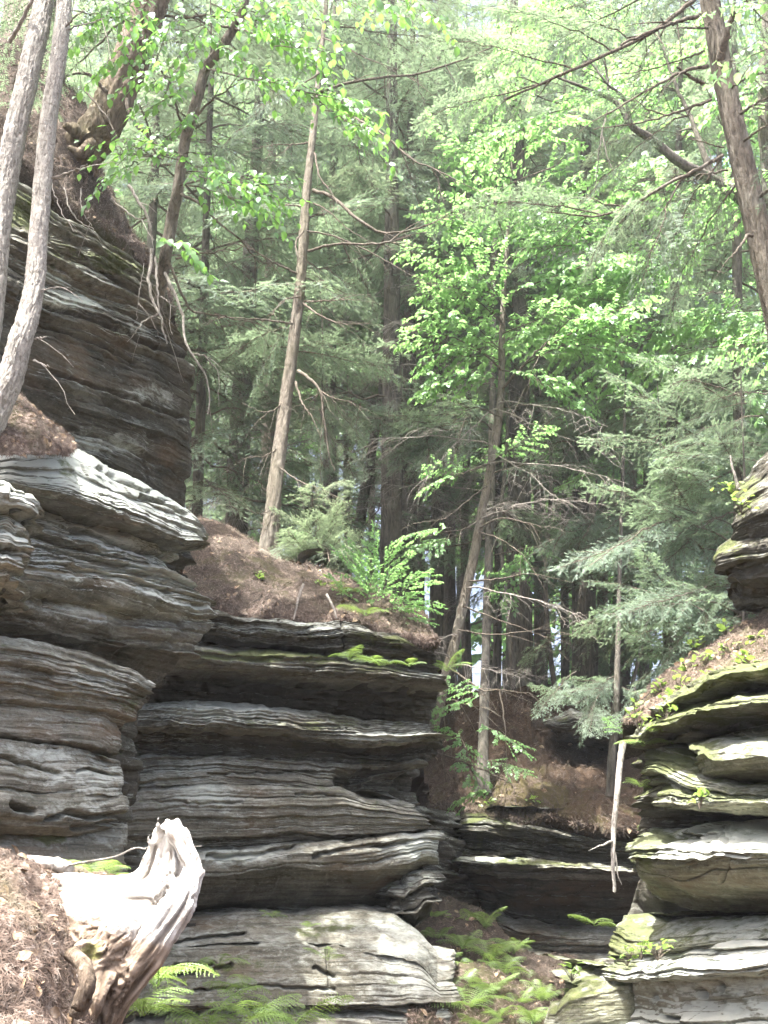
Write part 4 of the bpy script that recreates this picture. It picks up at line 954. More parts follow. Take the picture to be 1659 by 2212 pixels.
# ---- background wood: trunks that the photograph tells apart
BG = [
 # label, qx, Y, qtop, halfwidth, low, zlow, crown0, dead, bark
 ('thick dark hemlock trunk standing just beyond the end of the overhanging cliff', 508, 17.5, 560, 26, .2, 7.0, 9.6, .4, M_bark_dark),
 ('greyer hemlock trunk between the dark trunk and the slim middle hemlock', 578, 20, 590, 20, .2, 7.0, 10, .4, M_bark_grey),
 ('hemlock trunk rising behind the pale shrub, just past the slim middle hemlock', 718, 19, 716, 17, .12, 7.0, 10.6, .5, M_bark_dark),
 ('thin pole-like tree close beside the hemlock behind the pale shrub', 748, 21, 742, 7, .1, 8, 12, .5, M_bark_dark),
 ('thickest straight hemlock trunk rising straight behind the leafy green shrub', 842, 16.5, 846, 24, .06, 7.0, 10.4, .6, M_bark_dark),
 ('hemlock trunk hard against the thickest straight trunk, on its shrub-free side', 884, 18, 890, 18, .06, 7.0, 10.6, .6, M_bark_dark),
 ('thin dark trunk in the bright gap beside the pair of straight trunks', 912, 21, 916, 9, .1, 8, 12, .5, M_bark_dark),
 ('dark trunk behind the shrub tips, before the leafy birch-like sapling', 940, 18.5, 942, 15, .06, 7.2, 10.6, .5, M_bark_dark),
 ('hemlock trunk half hidden behind the slim leafy tree with the dead twigs', 972, 22, 975, 15, .08, 7.5, 11.5, .5, M_bark_dark),
 ('broad dark trunk standing behind the foot of the slim leafy tree', 1122, 18, 1118, 27, .15, 6.0, 9.8, .5, M_bark_dark),
 ('broad dark trunk with sky-lit gap beside it, middle of the wood', 1262, 18.5, 1258, 25, .15, 6.0, 9.4, .5, M_bark_dark),
 ('slim trunk squeezed between two broad dark trunks of the wood', 1303, 22, 1305, 12, .2, 7.0, 10, .4, M_bark_grey),
 ('grey-brown hemlock trunk at the edge of the dense low sprays', 1350, 19.5, 1402, 20, .35, 5.5, 8.6, .4, M_bark_grey),
 ('hemlock hidden in its own low sprays above the needle slope', 1450, 17.5, 1470, 13, 1.0, 5.0, 5.5, .4, M_bark_dark),
 ('hemlock at the picture edge behind the black overhang', 1600, 17, 1590, 15, 1.0, 5.4, 6.0, .4, M_bark_dark),
 ('slender trunk in the shadow between the leaning dead tree and the thickest straight trunk', 800, 23, 803, 8, .04, 9, 13, .5, M_bark_dark),
 ('slender dark trunk just behind the leaning stem of the slim leafy tree', 1012, 21, 1010, 10, .06, 8, 12, .5, M_bark_dark),
 ('slender dark trunk in the sky gap beside the moss-tinted trunk', 1072, 20, 1074, 9, .06, 8, 12, .5, M_bark_dark),
 ('thin grey trunk filling the gap beside the broad trunk behind the slim leafy tree', 1166, 22, 1163, 11, .08, 7.5, 11, .5, M_bark_grey),
 ('thin dark trunk close before the broad trunk with the sky-lit gap', 1222, 20.5, 1224, 9, .08, 7, 11, .5, M_bark_dark),
 ('slim dark trunk beside the grey-brown hemlock at the low sprays', 1392, 21, 1400, 10, .2, 6.5, 9.5, .5, M_bark_dark),
 ('tall hemlock filling the view above the end of the overhanging cliff', 420, 15.5, 455, 12, .8, 6.6, 8.4, .4, M_bark_dark),
 ('shaggy hemlock rising behind the birch-like tree on the cliff top', 290, 15, 330, 14, .9, 8.4, 9.4, .3, M_bark_dark),
]
for i, (lb, qx, Y, qt, hw, low, zl, c0, dd, bm) in enumerate(BG):
    hem_tree(lb, qx, Y, qt, hw, 500 + i, (c0, 17.5 + 0.3 * (i % 5)), low, zl, bm, dead=dd, zb=4.2 if qx < 1000 else 3.9)
# leaning trunk in the light gap
lt = thing('leaning_tree', PQ(768, 1200, 18.5).tolist(), 'thin dead tree leaning across the white sky gap behind the leafy shrub', 'tree')
add_trunk(lt, [(766, 1215, 18.5), (785, 1080, 18.5), (806, 960, 18.6), (822, 860, 18.8), (834, 740, 19)], [13, 12, 10, 8, 5], M_bark_dark, 60, 12, 0.08, 7, 5)
# mossy trunk in front of the far bank
mt = thing('mossy_tree', PQ(1045, 1700, 14.3).tolist(), 'dark moss-tinted trunk on the earth bank behind the slim leafy tree', 'tree')
_, mp, _ = add_trunk(mt, [(1042, 1715, 14.2), (1044, 1600, 14.4), (1050, 1400, 14.8), (1056, 1200, 15.2), (1062, 1000, 15.6), (1066, 700, 16.2), (1070, 300, 17)], [12, 10, 9.5, 9, 8.5, 7, 5], M_bark_dark, 90, 16, 0.09, 8, 3, (0.4, 0.3))
r_ = random.Random(5)
for k in range(14):
    p = pt_on(mp, 0.5 + 0.03 * k); a = 2.4 * k
    bough(mt, HEM if k % 2 else DEADB, p, (math.cos(a), math.sin(a), 0.05), 0.8, r_)
# slim poles inside the wood
POLES = [('thin bent pole between the broad dark trunks of the wood', [(1200, 1500, 17), (1185, 1380, 17), (1178, 1250, 17), (1190, 1050, 17.3), (1185, 800, 17.6)], 6),
         ('slender dark stem rising just beside the slim leafy tree', [(1110, 1490, 16), (1095, 1300, 16.2), (1080, 1150, 16.4), (1092, 1000, 16.6), (1100, 850, 17)], 6),
         ('thin crooked stem before the low sprays above the distant cave', [(1360, 1500, 15.5), (1385, 1400, 15.5), (1400, 1320, 15.6), (1408, 1250, 15.8)], 4),
         ('young straight trunk standing in the cave mouth beside the right-hand ledges', [(1318, 1720, 12.6), (1322, 1640, 12.6), (1330, 1540, 12.7), (1334, 1430, 12.8), (1338, 1250, 13.1), (1346, 1000, 13.5), (1352, 800, 14)], 9),
         ('dark forked stem leaning over the cave mouth behind the green sprig', [(1250, 1330, 17), (1275, 1180, 17), (1283, 1050, 17), (1300, 930, 17), (1340, 800, 17), (1370, 640, 17)], 9)]
for lb, q, hw in POLES:
    t = thing('sapling', PQ(*q[0]).tolist(), lb, 'tree')
    add_trunk(t, q, [hw, hw * .95, hw * .85, hw * .7, hw * .5, hw * .4, hw * .25][:len(q)], M_bark_dark, 40, 8, 0.08, 7, int(q[0][0]))
# ---- the wood further back: reads as one mass, still single trees
FARH = ('far hemlock of the wood behind, only its trunk and hazy sprays seen between nearer trees', 'hemlocks of the wood far behind')
FARD = ('far broad-leaved tree of the wood behind, a hazy mass of bright leaves between nearer trees', 'leafy trees of the wood far behind')
r_ = random.Random(77)
for k in range(26):
    Y = 25 + 20 * r_.random(); qx = -40 + 68 * k + r_.uniform(-25, 25)
    dec = (qx > 1000 and r_.random() < 0.75) or (r_.random() < 0.12)
    gap = 640 < qx < 1060
    lbl, grp = FARD if dec else FARH
    hem_tree(lbl, qx, Y, qx + r_.uniform(-15, 15), r_.uniform(9, 17), 900 + k, (1.7 + Y * math.tan(math.radians(22 if gap else 16.5)), 1.7 + Y * 0.82), 0.03 if gap else 0.15, 6.5, M_bark_dark,
             lib=(LEAFB if dec else None), dead=0.2, sc=(2.4 if dec else 2.2) * Y / 32, step=0.34, group=grp, name='forest_tree', seg=8, zb=3.6)
# ------------------------------------------------------------------ trees in front
r_ = random.Random(3)
def mat_leaf_obj(): pass
leaf_me = as_mesh(mk('leaf', *leaves_of(np.zeros((1, 3)), np.array([[1., 0, 0]]), np.array([[0, 0, 1.]]), np.array([1.0])), M_leaf, smooth=True))

class LeafTree:
    """leafy twigs whose largest leaves are single parts"""
    def __init__(s, tree, seed, leafmat, size=0.065): s.t = tree; s.r = np.random.default_rng(seed); s.O = []; s.D = []; s.U = []; s.S = []; s.wood = MB(); s.m = leafmat; s.size = size
    def spray(s, a, b, n=26, rad=0.005, side=0.22, nsec=5):
        a = PQ(*a); b = PQ(*b); r = s.r; L = np.linalg.norm(b - a)
        t = np.linspace(0, 1, 10)[:, None]
        mid = a + (b - a) * t + np.array([0, 0, 0.10 * L]) * (t * (1 - t)) * 4 * 0.5 + r.normal(0, 0.006, (10, 3))
        s.wood.tube(mid, np.linspace(rad, 0.0015, 10), 4, cap=False)
        paths = [(mid, L)]
        d0 = (b - a) / L; lat = np.cross(d0, [0, 0, 1]); lat /= np.linalg.norm(lat) + 1e-9
        for k in range(nsec):
            f = 0.15 + 0.8 * (k + r.random()) / nsec; p = pt_on(mid, f); ln = side * (0.6 + 0.7 * r.random()) * (1.2 - 0.5 * f) * max(0.6, L)
            d = d0 * 0.75 + lat * (1 if k % 2 else -1) * (0.6 + 0.4 * r.random()) + [0, 0, r.normal() * 0.3]; d /= np.linalg.norm(d)
            tt = np.linspace(0, 1, 6)[:, None]; path = p + d * ln * tt + np.array([0, 0, -0.2 * ln]) * tt ** 2
            s.wood.tube(path, np.linspace(0.0028, 0.001, 6), 3, cap=False); paths.append((path, ln))
        tot = sum(l for _, l in paths)
        for path, l in paths:
            m = max(2, int(n * l / tot))
            for j in range(m):
                f = 0.2 + 0.8 * (j + r.random()) / m; f = min(f, 1)
                p = pt_on(path, f); i = min(int(f * (len(path) - 1)), len(path) - 2); T = path[i + 1] - path[i]; T = T / (np.linalg.norm(T) + 1e-9)
                w = np.cross(T, [0, 0, 1]); w /= np.linalg.norm(w) + 1e-9
                d = T * 0.6 + w * (1 if j % 2 else -1) * 0.8 + [0, 0, -0.45 - 0.4 * r.random()] + r.normal(0, 0.2, 3); d /= np.linalg.norm(d)
                s.O.append(p); s.D.append(d); s.U.append(np.array([0, -0.25, 1.0]) + r.normal(0, 0.35, 3)); s.S.append(s.size * (0.65 + 0.6 * r.random()))
    def finish(s, single=300):
        O, D, U, Z = (np.array(v) for v in (s.O, s.D, s.U, s.S))
        inview = np.argsort(-Z / O[:, 1])
        s.wood.build('twigs', M_twig, s.t)['kind'] = 'stuff'
        me = leaf_me if s.m is M_leaf else None
        if me is None:
            me = leaf_me.copy(); me.materials.clear(); me.materials.append(s.m)
        for i in inview[:single]:
            d = Vector(D[i]); u = Vector(U[i]); sv = u.cross(d).normalized(); u = d.cross(sv)
            M = Matrix((d, sv, u)).transposed().to_4x4() @ Matrix.Scale(float(Z[i]), 4); M.translation = Vector(O[i])
            inst('leaf', me, s.t, M)
        rest = inview[single:]
        if len(rest):
            o = mk('leaves', *leaves_of(O[rest], D[rest], U[rest], Z[rest]), s.m, s.t, smooth=False); o['kind'] = 'stuff'

# ---- twin pale trunks on the left
BT = [('pale flaky-barked trunk at the very edge, behind its slimmer twin', [(-60, 900, 6.3), (-22, 700, 6.35), (-3, 500, 6.4), (12, 400, 6.45), (37, 267, 6.5), (75, 100, 6.6), (95, 0, 6.7), (125, -250, 6.9), (150, -700, 7.3)], [28, 27, 26, 26, 26, 25, 23.5, 20, 16]),
      ('pale flaky-barked trunk curving up from the small sunlit needle bank', [(-40, 935, 6.2), (-2, 872, 6.2), (28, 800, 6.2), (44, 735, 6.2), (62, 680, 6.25), (76, 600, 6.3), (84, 500, 6.35), (92, 400, 6.4), (104, 267, 6.45), (129, 100, 6.5), (139, 0, 6.6), (158, -250, 6.8), (190, -700, 7.3)], [38, 30, 27, 26, 24, 22, 21, 20.5, 20, 19, 18, 15, 12])]
TW = []
for i, (lb, q, rr) in enumerate(BT):
    t = thing('hemlock_tree', PQ(*q[0]).tolist(), lb, 'tree')
    o, pts, rad = add_trunk(t, q, rr, M_bark_pale, 460, 80, 0.10, 34.0, 40 + i * 7)
    TW.append((t, pts))
tw = TW[1][0]
for q, a, b in (([(112, 385, 6.4), (140, 375, 6.35), (170, 364, 6.3), (188, 355, 6.28)], .007, .003), ([(90, 628, 6.25), (118, 620, 6.2), (150, 622, 6.2)], .005, .002), ([(72, 776, 6.2), (92, 786, 6.15), (106, 792, 6.1)], .006, .002),
                ([(140, 60, 6.5), (162, 36, 6.45), (180, 22, 6.4)], .009, .004), ([(146, 62, 6.5), (190, 50, 6.4), (226, 40, 6.3)], .006, .003), ([(112, 400, 6.4), (130, 450, 6.3), (160, 500, 6.25)], .004, .0015),
                ([(75, 733, 6.2), (90, 730, 6.15), (100, 727, 6.1)], .005, .002)):
    branch(tw, q, a, b, M_dead, 14, 5, sub=1)
branch(TW[0][0], [(20, 90, 6.7), (45, 50, 6.6), (72, -5, 6.5)], .016, .012, M_dead, 12, 7)
for (t, pts), sd in zip(TW, (1, 2)):                      # crowns, above the frame
    rr = random.Random(sd)
    for k in range(7):
        p = pt_on(pts, 0.90 + 0.10 * k / 6); a = 2.4 * k + sd
        bough(t, HEM, p, (math.cos(a), math.sin(a), 0.0), 0.7 + 0.3 * rr.random(), rr)
# dark broad trunk behind them, on the bank
t = thing('hemlock_tree', PQ(62, 230, 10).tolist(), 'broad dark grey trunk on the bank behind the two pale trunks', 'tree')
add_trunk(t, [(58, 330, 9.8), (66, 180, 10), (78, 40, 10.2), (88, -150, 10.5), (96, -500, 11)], [95, 82, 76, 70, 60], M_bark_grey, 120, 40, 0.07, 12, 61)
# big leaning trunk
t = thing('leaning_tree', PQ(200, 300, 9).tolist(), 'thick furrowed brown trunk leaning out from the eroded cliff-top bank', 'tree')
_, lp, _ = add_trunk(t, [(172, 330, 9.0), (205, 296, 8.9), (238, 236, 8.9), (262, 180, 8.95), (288, 112, 9.0), (318, 25, 9.1), (350, -80, 9.3), (390, -260, 9.6), (430, -600, 10.2)], [55, 47, 46, 44, 43, 43, 41, 38, 30], M_bark_brown, 260, 56, 0.11, 13, 71)
for q, a, b in (([(190, 300, 8.8), (160, 280, 8.75), (140, 270, 8.7)], .08, .03), ([(200, 310, 8.8), (175, 330, 8.7), (150, 318, 8.7)], .07, .02), ([(212, 300, 8.8), (208, 330, 8.8), (206, 380, 8.85)], .05, .02), ([(230, 200, 8.75), (190, 160, 8.7), (140, 165, 8.7)], .02, .008),
                ([(272, 215, 8.7), (280, 245, 8.6), (300, 275, 8.5), (320, 290, 8.5), (335, 330, 8.5), (352, 345, 8.5)], .018, .006), ([(180, 190, 8.6), (205, 222, 8.5), (232, 255, 8.45), (250, 290, 8.4), (265, 325, 8.4)], .010, .005),
                ([(300, 130, 8.8), (340, 132, 8.7), (352, 160, 8.7), (390, 175, 8.7)], .012, .004)):
    branch(t, q, a, b, M_bark_brown if a > .03 else M_twig, 18, 7, name='root' if a > .03 else 'branch', sub=2 if a < .03 else 0)
rr = random.Random(9)
for k in range(14):
    p = pt_on(lp, 0.62 + 0.36 * k / 13); a = 2.4 * k
    bough(t, HEM, p, (math.cos(a), math.sin(a), 0.0), 0.9, rr)

# ---- birch-like tree on the cliff edge with large near leaves
bt = thing('birch_tree', PQ(347, 600, 8.6).tolist(), 'grey-barked leafy tree growing from the lip of the overhanging cliff', 'tree')
_, bp, _ = add_trunk(bt, [(338, 690, 8.9), (352, 590, 8.7), (358, 548, 8.6), (370, 483, 8.6), (384, 410, 8.5), (397, 320, 8.5), (408, 272, 8.45), (430, 200, 8.4), (444, 148, 8.4), (467, 118, 8.35), (505, 62, 8.3), (522, 28, 8.2), (535, -30, 8.2), (560, -200, 8.2)],
                     [10, 13, 14, 14, 13, 12.5, 13, 12.5, 12, 12, 11, 11, 10, 7], M_bark_grey, 240, 32, 0.10, 16, 81)
branch(bt, [(418, 262, 8.4), (446, 225, 8.3), (480, 200, 8.2), (515, 180, 8.1)], .012, .004, M_twig, 16, 5, sub=3)
branch(bt, [(402, 290, 8.4), (385, 250, 8.3), (372, 200, 8.2), (352, 160, 8.1), (330, 120, 8.0), (318, 60, 7.9)], .012, .005, M_twig, 16, 5, sub=3)
branch(bt, [(505, 62, 8.3), (470, 55, 8.2), (420, 40, 8.1), (360, 22, 8.0)], .012, .004, M_twig, 16, 5, sub=3)
branch(bt, [(390, 420, 8.4), (430, 440, 8.3), (470, 480, 8.3), (520, 520, 8.4), (560, 570, 8.6)], .014, .005, M_twig, 16, 5, sub=3)
branch(bt, [(380, 560, 8.5), (420, 548, 8.5), (465, 545, 8.5), (505, 527, 8.6)], .010, .004, M_twig, 16, 5, sub=3)
branch(bt, [(362, 560, 8.5), (410, 665, 8.6), (470, 680, 8.8), (560, 700, 9.0)], .012, .004, M_twig, 16, 5, sub=4)
branch(bt, [(455, 130, 8.35), (457, 60, 8.3), (455, -10, 8.3)], .009, .005, M_twig, 12, 5)
lt_ = LeafTree(bt, 4, M_leaf, 0.070)
Yn = 7.4
SP = [(150, 25, 345, 70), (330, -20, 200, 60), (340, 10, 260, 110), (360, 20, 300, 140), (200, 0, 330, 30), (400, 30, 320, 90), (350, 60, 470, 95), (470, 40, 380, 130), (455, 10, 560, 70), (440, 60, 520, 140), (500, 30, 610, 60), (520, 60, 640, 100),
      (560, 80, 700, 115), (590, 100, 742, 122), (600, 95, 690, 140), (480, 100, 580, 175), (515, 170, 650, 195), (600, 175, 720, 210), (660, 200, 780, 240), (690, 225, 838, 245), (690, 235, 800, 275), (720, 250, 828, 312), (640, 195, 740, 235),
      (385, 345, 190, 338), (380, 330, 270, 300), (395, 330, 480, 345), (392, 345, 430, 370), (400, 372, 545, 392), (480, 385, 650, 400), (400, 400, 520, 440), (470, 420, 600, 470), (520, 400, 620, 445), (430, 385, 560, 425), (300, 350, 215, 400), (410, 190, 360, 215), (360, 140, 300, 160), (280, 120, 215, 158),
      (540, -20, 620, 30), (600, -30, 720, 45), (690, -10, 800, 25), (760, -20, 880, 40), (850, -20, 965, 55), (430, 230, 370, 300), (350, 520, 420, 540), (300, 40, 150, 55), (420, 150, 330, 190), (250, 20, 180, 75), (560, 30, 480, 10), (660, 60, 590, 40)]
for i, (x0, y0, x1, y1) in enumerate(SP):
    dy = 0.35 * math.sin(i * 2.3)
    lt_.spray((x0, y0, Yn + dy), (x1, y1, Yn + dy - 0.15), n=46, side=0.5, nsec=6)
for q in ([(505, 62, 8.3), (560, 75, 7.9), (640, 95, 7.6), (700, 110, 7.4)], [(444, 148, 8.4), (520, 165, 7.9), (640, 195, 7.6), (720, 235, 7.5), (790, 260, 7.5)], [(384, 400, 8.5), (440, 390, 8.0), (520, 395, 7.6), (620, 400, 7.4)], [(395, 335, 8.5), (330, 335, 7.9), (250, 332, 7.5)], [(530, -20, 8.2), (650, -25, 7.7), (800, -15, 7.5), (900, 10, 7.4)]):
    branch(bt, q, .009, .003, M_twig, 16, 5)
lt_.finish(300)
# hanging dead roots and branches below its foot
hr = thing('hanging_roots', PQ(330, 560, 8.5).tolist(), 'pale bare roots dangling over the lip of the overhanging cliff', 'roots')
for q, a, b in (([(328, 540, 8.5), (322, 600, 8.4), (332, 655, 8.35), (345, 680, 8.3), (352, 710, 8.3), (360, 742, 8.3)], .016, .006), ([(336, 556, 8.45), (340, 620, 8.35), (344, 680, 8.3)], .010, .006), ([(344, 678, 8.3), (316, 690, 8.25), (300, 705, 8.2), (290, 722, 8.2), (276, 737, 8.2)], .008, .002),
                ([(312, 570, 8.45), (302, 630, 8.35), (294, 692, 8.3)], .004, .002), ([(356, 590, 8.6), (380, 640, 8.5), (396, 690, 8.45), (402, 745, 8.4), (430, 790, 8.4), (445, 815, 8.4), (452, 850, 8.4), (450, 898, 8.4)], .014, .004), ([(418, 765, 8.4), (440, 768, 8.35), (462, 790, 8.35), (472, 812, 8.35), (470, 880, 8.35)], .006, .002),
                ([(344, 640, 8.3), (362, 650, 8.25), (375, 664, 8.25)], .005, .002), ([(300, 655, 8.3), (312, 670, 8.25), (326, 688, 8.25)], .004, .002), ([(240, 430, 8.4), (290, 470, 8.4), (330, 480, 8.45)], .010, .004), ([(140, 405, 7.9), (150, 450, 7.8), (175, 480, 7.8), (202, 495, 7.8)], .006, .003),
                ([(176, 410, 8.0), (175, 450, 7.9), (200, 490, 7.9)], .005, .002), ([(278, 400, 8.5), (318, 468, 8.4), (330, 520, 8.4)], .014, .008)):
    branch(hr, q, a, b, M_dead, 20, 6, name='root', sub=1)

# ---- slim hemlock in the middle
ht = thing('hemlock_tree', PQ(580, 1200, 12.4).tolist(), 'slim brown hemlock with bare curving branches on the needle slope', 'tree')
_, hp, _ = add_trunk(ht, [(576, 1215, 12.4), (585, 1140, 12.45), (600, 1000, 12.6), (618, 860, 12.8), (634, 740, 12.9), (648, 620, 13.0), (657, 500, 13.1), (663, 410, 13.2), (678, 270, 13.4), (692, 130, 13.6), (705, 0, 13.8), (715, -200, 14.2), (722, -500, 15)],
                     [17, 16.5, 15.5, 14, 13, 12, 11, 9.5, 8, 6, 5, 4, 2.5], M_bark_grey, 260, 28, 0.12, 14, 91, (0.35, 0.25))
HB = [([(690, 200, 13.4), (740, 182, 13.2), (830, 167, 13.0), (900, 160, 12.9), (977, 137, 12.8), (1040, 112, 12.7), (1106, 77, 12.6)], .020, .008, 8), ([(676, 410, 13.1), (723, 430, 12.9), (780, 480, 12.7), (830, 503, 12.6), (886, 497, 12.5), (940, 480, 12.4), (985, 450, 12.4)], .022, .004, 10),
      ([(666, 542, 13.0), (700, 532, 12.8), (740, 527, 12.7), (803, 527, 12.5), (850, 520, 12.4), (888, 509, 12.3)], .017, .010, 4), ([(740, 243, 13.0), (780, 262, 12.8), (813, 280, 12.7), (850, 310, 12.6), (886, 343, 12.5), (933, 363, 12.4), (990, 392, 12.3), (1030, 410, 12.3)], .018, .004, 8),
      ([(933, 363, 12.4), (945, 385, 12.4), (950, 410, 12.4), (956, 432, 12.4)], .010, .003, 3), ([(658, 652, 12.9), (700, 650, 12.7), (745, 648, 12.6)], .012, .005, 4), ([(656, 656, 12.9), (690, 680, 12.7), (740, 700, 12.5), (800, 700, 12.4)], .012, .003, 6), ([(664, 308, 13.3), (640, 312, 13.2), (600, 313, 13.0), (545, 322, 12.8)], .012, .003, 6),
      ([(640, 590, 13.0), (600, 572, 12.8), (560, 548, 12.7), (500, 520, 12.5)], .013, .003, 6), ([(644, 800, 12.8), (668, 818, 12.6), (690, 843, 12.5), (698, 890, 12.5), (704, 940, 12.5), (712, 985, 12.5), (724, 1016, 12.5)], .018, .004, 8), ([(690, 843, 12.5), (720, 860, 12.4), (765, 868, 12.3)], .010, .003, 4),
      ([(638, 825, 12.8), (652, 870, 12.6), (672, 898, 12.5), (690, 940, 12.4)], .014, .003, 6), ([(625, 840, 12.8), (600, 880, 12.7), (570, 890, 12.6), (520, 870, 12.5)], .012, .003, 5), ([(680, 330, 13.2), (690, 380, 13.0), (712, 410, 12.9), (730, 440, 12.8)], .012, .003, 5), ([(700, 82, 13.5), (740, 100, 13.2), (800, 130, 13.0), (860, 150, 12.9)], .010, .003, 5),
      ([(676, 440, 13.1), (700, 450, 13.0), (760, 500, 12.8), (840, 540, 12.6)], .009, .003, 6), ([(664, 500, 13.0), (720, 510, 12.9), (800, 545, 12.7), (880, 590, 12.5), (940, 620, 12.4)], .010, .003, 8), ([(636, 700, 12.9), (560, 690, 12.7), (480, 685, 12.5), (420, 672, 12.3)], .011, .003, 6), ([(610, 960, 12.6), (570, 985, 12.5), (520, 990, 12.3)], .009, .002, 5),
      ([(604, 1010, 12.5), (650, 1040, 12.3), (700, 1060, 12.2), (760, 1090, 12.1)], .008, .002, 6), ([(590, 1100, 12.4), (560, 1110, 12.3), (530, 1100, 12.2)], .006, .002, 4), ([(648, 640, 12.9), (610, 650, 12.8), (580, 690, 12.7)], .009, .003, 5), ([(655, 500, 13.0), (640, 520, 12.9), (642, 550, 12.8), (650, 570, 12.8)], .010, .006, 0)]
for q, a, b, sb in HB: branch(ht, q, a * 1.15, b, M_twig, 26, 6, sub=sb + 2)
rr = random.Random(21)
for q0, q1, sc in (((660, 450, 13.2), (560, 440, 13.6), .8), ((640, 700, 13), (540, 740, 13.6), .7), ((655, 560, 13.1), (760, 600, 13.8), .8), ((690, 160, 13.5), (590, 200, 13.8), .8), ((700, 60, 13.7), (800, 60, 14), .9), ((690, 150, 13.5), (780, 320, 14.4), .9), ((660, 480, 13.1), (800, 420, 14.4), .9), ((650, 600, 13.), (740, 640, 13.6), .7),
                    ((1030, 112, 12.7), (1100, 200, 12.6), .5), ((960, 140, 12.8), (1010, 230, 12.8), .5), ((860, 300, 12.6), (900, 420, 12.8), .6), ((900, 160, 12.9), (930, 260, 13.0), .6), ((830, 167, 13.0), (850, 270, 13.2), .6), ((740, 527, 12.8), (800, 620, 13.0), .6), ((660, 640, 13), (560, 800, 13.5), .7), ((640, 760, 13), (730, 770, 13.4), .6)):
    a = PQ(*q0); b = PQ(*q1); bough(ht, HEM, a, b - a, sc, rr)
for k in range(12):
    p = pt_on(hp, 0.84 + 0.15 * k / 11); a = 2.4 * k
    bough(ht, HEM, p, (math.cos(a), math.sin(a), 0.05), 0.9, rr)

# ---- slim leafy tree, right of the middle
slim = thing('maple_sapling', PQ(940, 1560, 12.6).tolist(), 'slim tree with bright sunlit leaves and grey dead twigs, beyond the middle block', 'tree')
_, cp, _ = add_trunk(slim, [(925, 1600, 12.6), (940, 1555, 12.6), (962, 1465, 12.7), (985, 1380, 12.8), (1002, 1300, 12.9), (1022, 1210, 13), (1036, 1135, 13.1), (1048, 1070, 13.2), (1064, 985, 13.3), (1078, 900, 13.4), (1083, 830, 13.5), (1084, 740, 13.6), (1088, 640, 13.7), (1094, 560, 13.8), (1100, 450, 14), (1108, 300, 14.3)],
                     [12, 11.5, 11, 10.5, 10.5, 10, 9.5, 9, 9, 8.5, 8, 7, 6, 5, 3.5, 2], M_bark_grey, 240, 24, 0.11, 15, 101)
CB = [([(1085, 840, 13.4), (1130, 790, 13.2), (1180, 740, 13.0), (1230, 690, 12.9)], .016, .004), ([(1083, 800, 13.5), (1040, 760, 13.3), (980, 730, 13.1), (910, 710, 12.9)], .012, .003), ([(1086, 700, 13.6), (1040, 640, 13.4), (1000, 590, 13.2)], .010, .003), ([(1090, 620, 13.7), (1060, 560, 13.5), (1010, 520, 13.3)], .009, .003), ([(1092, 600, 13.7), (1140, 560, 13.5), (1200, 530, 13.3)], .009, .003),
      ([(1060, 1000, 13.2), (1030, 1010, 13.0), (980, 1030, 12.8), (900, 1055, 12.6)], .010, .003), ([(1050, 1050, 13.1), (1000, 1090, 12.8), (960, 1120, 12.6), (900, 1130, 12.5)], .009, .003), ([(1038, 1120, 13.0), (1010, 1140, 12.8), (960, 1150, 12.6), (900, 1165, 12.4)], .008, .003), ([(1036, 1140, 13.0), (1080, 1120, 12.8), (1140, 1130, 12.7), (1180, 1140, 12.6)], .010, .003), ([(1034, 1150, 13), (1080, 1165, 12.8), (1130, 1200, 12.6), (1170, 1260, 12.5)], .009, .002),
      ([(1012, 1255, 12.8), (1080, 1250, 12.7), (1150, 1240, 12.6), (1240, 1260, 12.5)], .009, .002), ([(990, 1360, 12.7), (1050, 1370, 12.6), (1130, 1365, 12.5), (1200, 1350, 12.4)], .009, .002), ([(1000, 1310, 12.7), (1080, 1340, 12.6), (1160, 1370, 12.5), (1230, 1390, 12.4)], .008, .002),
      ([(968, 1440, 12.5), (1040, 1490, 12.2), (1080, 1490, 12.0), (1150, 1500, 11.9)], .010, .004), ([(1080, 1490, 12.0), (1090, 1560, 11.9), (1094, 1620, 11.9), (1096, 1690, 11.9)], .006, .002), ([(945, 1500, 12.4), (1000, 1520, 12.2), (1060, 1530, 12.1)], .007, .003), ([(940, 1625, 12.2), (1000, 1645, 12), (1060, 1670, 11.9), (1100, 1690, 11.9)], .010, .006), ([(955, 1480, 12.5), (960, 1560, 12.3), (955, 1640, 12.2), (965, 1680, 12.2)], .006, .002),
      ([(1085, 860, 13.4), (1150, 930, 13.1), (1200, 900, 12.9), (1260, 880, 12.7)], .008, .002), ([(1080, 900, 13.3), (1030, 880, 13.1), (985, 900, 13.0)], .009, .003), ([(1180, 740, 13.0), (1150, 800, 13.0), (1140, 850, 13)], .008, .003)]
for q, a, b in CB: branch(slim, q, a * 1.2, b, M_twig, 22, 6, sub=5)
rr = random.Random(31)
for q0, q1, sc in (((1078, 890, 13.3), (1220, 960, 12.9), .9), ((1075, 880, 13.3), (1000, 960, 13.0), .85), ((1066, 960, 13.2), (940, 950, 12.8), .8), ((1080, 870, 13.4), (1180, 890, 13), .8), ((1060, 1000, 13.2), (1220, 1020, 12.8), .85), ((1064, 980, 13.2), (1190, 1060, 12.7), .7), ((975, 1420, 12.6), (930, 1410, 12.3), .5), ((968, 1440, 12.6), (1060, 1440, 12.2), .6), ((990, 1370, 12.7), (930, 1395, 12.4), .5), ((1010, 1270, 12.8), (1120, 1300, 12.5), .8), ((1040, 1120, 13), (1150, 1090, 12.7), .8)):
    a = PQ(*q0); b = PQ(*q1); bough(slim, DEADB[:2], a, b - a, sc, rr, name='dead_bough')
